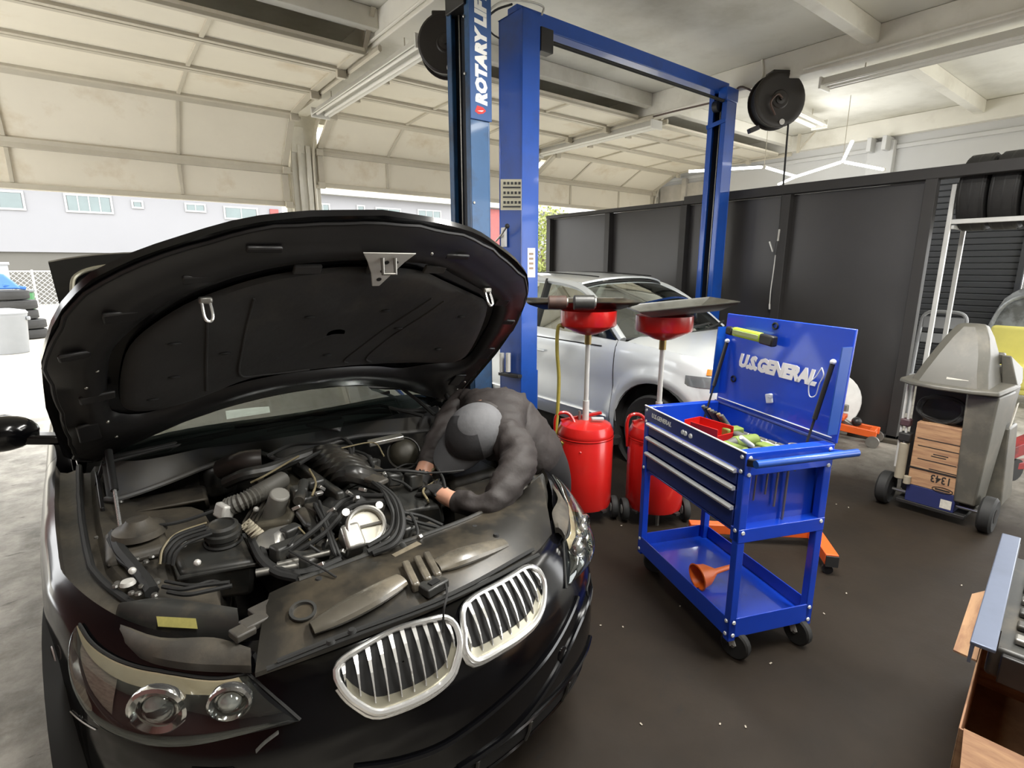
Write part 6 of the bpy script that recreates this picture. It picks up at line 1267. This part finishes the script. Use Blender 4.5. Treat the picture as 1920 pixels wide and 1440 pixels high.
# chain-link fence
fc = thing('chain_link_fence', 'chain-link fence at the back of the yard', 'fence', (-2, 24, 0))
for x in (-3.5, -1.5, .5, 2.5, 4.5): MB().cyl((x, 0, 0), (x, 0, 1.55), .03, n=8).build('post', galv, fc)
MB().cyl((-3.5, 0, 1.5), (4.5, 0, 1.5), .02, n=6).build('top_rail', galv, fc)
mb = MB()
for k in range(-10, 54):
    for s in (1, -1):
        x = -3.5+.15*k; a = V(x, .01*s, 0); b = V(x+1.5*s, .01*s, 1.5)
        if -3.5 <= min(a[0], b[0]) and max(a[0], b[0]) <= 4.5: mb.cyl(a, b, .006, n=4, caps=False)
tag(mb.build('wire_mesh', galv, fc), kind='stuff')
bc = atz(18, 665, 0); tc_ = thing('dustbin', 'white plastic dustbin with a lid in the yard', 'dustbin', (bc[0], bc[1]+.3, 0)); dbm = mat('white_bin_plastic', (132, 134, 137), .5, var=.04)
MB().lathe([(.27, 0), (.28, .02), (.335, .70), (.345, .72), (.345, .76), (.33, .76), (.001, .75)], n=28).build('bin_body', dbm, tc_); MB().lathe([(.355, .755), (.36, .78), (.33, .82), (.12, .86), (.001, .865)], n=28).build('lid', dbm, tc_)
for s in (-1, 1): MB().box((s*.35, -.05, .66), (.06, .12, .07)).build('handle', dbm, tc_, bevel=.015)
tb_ = atz(52, 637, 0)
for k in range(5): tyre((tb_[0]+.06*(k % 2)-.05*k, tb_[1]+.35, .115+.225*k), (0, 0, 1), .36, .21, ['lowest', 'second lowest', 'middle', 'second highest', 'topmost'][k]+' tyre of the stack in the yard', 'tyres stacked in the yard')
bt = thing('blue_tarpaulin', 'folded blue plastic sheet on the yard tyre stack', 'sheet', (tb_[0]-.2, tb_[1]+.35, 1.15)); MB().hexa([V(-.35, -.2, 0), V(.25, -.2, 0), V(.25, .2, 0), V(-.35, .2, 0), V(-.2, -.05, .38), V(-.02, -.08, .34), V(.0, .1, .3), V(-.25, .1, .36)]).build('sheet_fold', mat('blue_sheet', (34, 84, 150), .5, var=.1), bt, bevel=.04, seg=3); MB().box((.1, 0, .05), (.4, .3, .08), rotm(0, .2, .3)).build('sheet_edge', mat('blue_sheet', (70, 134, 200)), bt, bevel=.02)
gb = thing('green_bin', 'green wheeled bin behind the tyre stack', 'bin', (-1.62, 20.3, 0)); gbm = mat('green_bin_plastic', (52, 104, 62), .5)
MB().hexa([V(-.25, -.25, .1), V(.25, -.25, .1), V(.25, .25, .1), V(-.25, .25, .1), V(-.3, -.3, .95), V(.3, -.3, .95), V(.3, .3, .95), V(-.3, .3, .95)]).build('bin_body', gbm, gb, bevel=.02); MB().bb((-.32, -.32, .95), (.32, .32, 1.02)).build('lid', mat('dark_lid', (90, 92, 92), .6), gb, bevel=.02)
for s in (-1, 1): MB().lathe([(.02, -.02), (.1, -.02), (.1, .02), (.02, .02)], (s*.2, .2, .1), (1, 0, 0), 14).build('wheel', rubber, gb)
rr_ = thing('red_shelf_rack', 'red steel shelf rack at the left edge of the yard', 'rack', (-2.55, 17.6, 0)); rrm = mat('faded_red_steel', (140, 40, 44), .5)
for x in (-.5, .5):
    for y in (-.3, .3): MB().box((x, y, .85), (.06, .06, 1.7)).build('upright', rrm, rr_)
for z in (.3, .8, 1.3): MB().bb((-.5, -.3, z), (.5, .3, z+.05)).build('shelf', rrm, rr_)
wp = thing('white_board', 'white board standing behind the tyre stack', 'board', (-2.25, 21.5, 0)); MB().bb((-.4, 0, 0), (.4, .08, 1.75)).build('board_face', dbm, wp, bevel=.01); MB().bb((-.44, -.03, 1.7), (.44, .1, 1.78)).build('top_rail', dbm, wp, bevel=.01)
# tree seen past the partition end
tr_ = atY(1020, 455, 13.0); tree = thing('tree', 'yellow-green leafy tree outside past the partition end', 'tree', (tr_[0], 13.0, 0))
MB().tube([(0, 0, 0), (.05, 0, 1.0), (-.05, .05, 2.2)], [.09, .07, .04], n=8).build('trunk', mat('bark', (90, 78, 60), .9), tree)
mb = MB(); rs = np.random.RandomState(3)
for k in range(2600):
    d = nrm(rs.normal(size=3)); p = d*V(1.1, 1.1, 1.5)*rs.uniform(.4, 1)+V(0, 0, 2.2); a = nrm(rs.normal(size=3))*.07; b = nrm(np.cross(a, rs.normal(size=3)))*.035; mb.add([p-a, p+b, p+a, p-b], [(0, 1, 2, 3)])
tag(mb.build('foliage', mat('leaf_green', (120, 128, 62), .6, var=.4, scale=8), tree, smooth=0), kind='stuff')
# ================================================================== MECHANIC
mech = thing('person', 'person in a dark jacket and grey cap bent over the engine bay', 'person', (1.86, 1.95, 0))
J = {}
def jt(n_, p, r): J[n_] = (V(p), r)
jt('pelvis', atz(1006, 862, .76), (.115, .13)); jt('belly', atz(988, 835, .86), (.145, .155)); jt('chest', atz(948, 797, .955), (.15, .175)); jt('upper', atz(918, 786, .995), (.10, .13)); jt('neck', atz(905, 797, .995), (.055, .055)); jt('head', atz(892, 812, .985), (.075, .08)); jt('face', atz(872, 832, .965), (.06, .06))
jt('shF', atz(866, 756, 1.02), (.08, .08)); jt('elF', atz(822, 822, .93), (.055, .055)); jt('wrF', atz(798, 880, .84), (.038, .038)); jt('paF', atz(790, 900, .81), (.035, .02))
jt('shN', atz(982, 862, .92), (.078, .078)); jt('elN', atz(918, 955, .81), (.052, .052)); jt('wrN', atz(842, 936, .83), (.031, .031)); jt('paN', atz(815, 916, .835), (.036, .022))
for s, n_ in ((.12, 'a'), (-.12, 'b')):
    jt('hip'+n_, J['pelvis'][0]+V(.03, s*.8, -.06), (.09, .10)); jt('knee'+n_, (1.70, 2.0+s*1.3, .42), (.075, .075)); jt('ank'+n_, (1.90, 1.96+s*1.2, .085), (.05, .05)); jt('toe'+n_, (1.74, 1.95+s*1.3, .045), (.045, .035))
E_ = [('pelvis', 'belly'), ('belly', 'chest'), ('chest', 'upper'), ('upper', 'neck'), ('neck', 'head'), ('head', 'face'), ('upper', 'shF'), ('shF', 'elF'), ('elF', 'wrF'), ('wrF', 'paF'), ('upper', 'shN'), ('shN', 'elN'), ('elN', 'wrN'), ('wrN', 'paN')]
for n_ in 'ab': E_ += [('pelvis', 'hip'+n_), ('hip'+n_, 'knee'+n_), ('knee'+n_, 'ank'+n_), ('ank'+n_, 'toe'+n_)]
for side in 'FN':     # fingers
    w, p = J['wr'+side][0], J['pa'+side][0]; d = nrm(p-w); lat = nrm(np.cross(d, V(0, 0, 1))); dn = V(0, 0, -1)
    for k, (o, l) in enumerate(((-.030, .062), (-.010, .074), (.010, .070), (.030, .055))):
        prev = 'pa'+side
        for q, (a, b) in enumerate(((.03, .005), (.03+l*.45, .018), (.03+l*.75, .048))):
            nm = 'f%s%d%d' % (side, k, q); jt(nm, p+d*a+lat*o*(1 if q else .85)+dn*b, (.0095-.001*q,)*2); E_.append((prev, nm)); prev = nm
    prev = 'pa'+side; s_ = -1 if side == 'N' else 1
    for q, (a, o, b) in enumerate(((-.01, .040, .005), (.025, .058, .02), (.048, .055, .04))):
        nm = 'f%st%d' % (side, q); jt(nm, p+d*a+lat*o*s_+dn*b, (.0105-.001*q,)*2); E_.append((prev, nm)); prev = nm
names = list(J); base = V(1.86, 1.95, 0)
me = bpy.data.meshes.new('body'); me.from_pydata([tuple(J[n_][0]-base) for n_ in names], [(names.index(a), names.index(b)) for a, b in E_], [])
bo = bpy.data.objects.new('body_src', me); col.objects.link(bo)
mdf = bo.modifiers.new('skin', 'SKIN'); mdf.use_smooth_shade = True
for i, n_ in enumerate(names): me.skin_vertices[0].data[i].radius = J[n_][1]
me.skin_vertices[0].data[names.index('pelvis')].use_root = True
ss = bo.modifiers.new('sub', 'SUBSURF'); ss.levels = 3; ss.render_levels = 3
dg = bpy.context.evaluated_depsgraph_get(); dg.update(); me2 = bpy.data.meshes.new_from_object(bo.evaluated_get(dg)); bpy.data.objects.remove(bo)
me2.name = 'body'; me2.materials.clear()
jacket = mat('dark_brown_jacket', (42, 36, 34), .7, var=.2, scale=4, bump=.6, bscale=14); trouser = mat('black_trousers', (28, 27, 28), .8, var=.15, bump=.3, bscale=8); skin_m = mat('skin', (196, 146, 122), .5, var=.06); glove = mat('black_glove', (44, 43, 42), .6, var=.3, scale=60); boot = mat('black_boot', (24, 22, 21), .5)
for m_ in (jacket, trouser, skin_m, glove, boot): me2.materials.append(m_)
segs_ = [(J[a][0]-base, J[b][0]-base, a, b) for a, b in E_]
def which(na, nb, t):
    if nb.startswith('f') and nb != 'face' or nb.startswith('pa'): return 2 if (nb.startswith('pa') and t < .45) else 3
    if nb in ('head', 'face') or (nb == 'neck' and t > .5): return 2
    if nb.startswith('toe') or (nb.startswith('ank') and t > .85): return 4
    if nb[:3] in ('hip', 'kne', 'ank') or (nb == 'belly' and t < .3): return 1
    if nb.startswith('wr') and t > .9: return 2
    return 0
PC = np.array([tuple(p.center) for p in me2.polygons]); DD = []; TQ = []
for a, b, na, nb in segs_:
    ab = b-a; t = np.clip(((PC-a) @ ab)/max(1e-9, ab @ ab), 0, 1); DD.append(np.linalg.norm(PC-a-t[:, None]*ab, axis=1)-.5*(J[na][1][0]*(1-t)+J[nb][1][0]*t)); TQ.append(t)
DD = np.array(DD); TQ = np.array(TQ); bi = DD.argmin(0)
for i, p in enumerate(me2.polygons): p.material_index = which(segs_[bi[i]][2], segs_[bi[i]][3], TQ[bi[i], i]); p.use_smooth = True
from mathutils import noise as mnoise
jv = set(); tv = set()
for p in me2.polygons: (jv if p.material_index == 0 else tv).update(p.vertices)
nl = [v.normal.copy() for v in me2.vertices]
for i in jv-tv:
    v = me2.vertices[i]; q = v.co*9.0; q2 = Vector((q.x+.8*q.y, q.y*2.2, q.z*2.0))
    w_ = 1-abs(mnoise.noise(q2)); v.co += nl[i]*(.016*w_*w_-.008+.006*mnoise.noise(v.co*22))
body = bpy.data.objects.new('body', me2); col.objects.link(body); body.parent = mech
# cap: crown, band, visor, button; ear, collar
hc, hd = J['head'][0]-base+V(.0, .0, .010), nrm(J['face'][0]-J['head'][0])     # hd: the way the face points (down-forward)
lookf = nrm(-rd_*.74-fd_*.42-V(0, 0, .52)); _u = nrm(-fd_*.62+rd_*.12+V(0, 0, .72)); upc = nrm(_u-lookf*np.dot(_u, lookf)); lat = np.cross(upc, lookf)
RM = np.c_[lookf, lat, upc]; capm = mat('grey_cap_cloth', (98, 98, 100), .8, var=.12, scale=14, bump=.2, bscale=30); capd = mat('dark_cap_front', (58, 58, 60), .8, var=.12, scale=14, bump=.2, bscale=30)
rows = []
for i in range(11):
    ph = math.radians(2+94*i/10); rows.append([hc+RM @ V(math.sin(ph)*math.cos(t)*.130, math.sin(ph)*math.sin(t)*.116, math.cos(ph)*.126-.014) for t in np.linspace(0, 2*math.pi, 32, endpoint=False)])
cap = MB().grid(rows, cu=True).add(rows[0], [tuple(range(32))]).build('cap', capm, mech)
fr_ = [[r_[k] + (nrm(r_[k]-hc))*.0015 for k in list(range(-6, 7))] for r_ in rows[3:]]
MB().grid(fr_).build('cap_front', capd, cap)
rows = []
for f in np.linspace(0, 1, 6): rows.append([hc+RM @ V(math.cos(t)*.127+f*.085*math.cos(t)**.6, math.sin(t)*.114*(1-.08*f), -.022-.020*f*math.cos(t)-.018*abs(math.sin(t))*f) for t in np.linspace(-1.15, 1.15, 19)])
MB().shell(rows, RM @ V(0, 0, .005)).build('visor', mat('visor_cloth', (74, 74, 76), .75, var=.1, scale=14), cap)
MB().ball(hc+RM @ V(0, 0, .103), .008, (1, 1, .5), 10, 6).build('cap_button', capm, cap)
for s in (-1, 1): MB().ball(hc+RM @ V(-.04, s*.108, -.028), .026, (.75, .35, 1.0), 12, 9, RM).build('ear', skin_m, mech)
ncp = J['neck'][0]-base; nd = nrm(J['head'][0]-J['upper'][0]); cx_, cy_, _ = frame(nd)
MB().tube([ncp-nd*.01+(cx_*math.cos(q)*.085+cy_*math.sin(q)*.085) for q in np.linspace(0, 2*math.pi, 20, endpoint=False)], .022, n=8, closed=True).build('collar', jacket, mech)
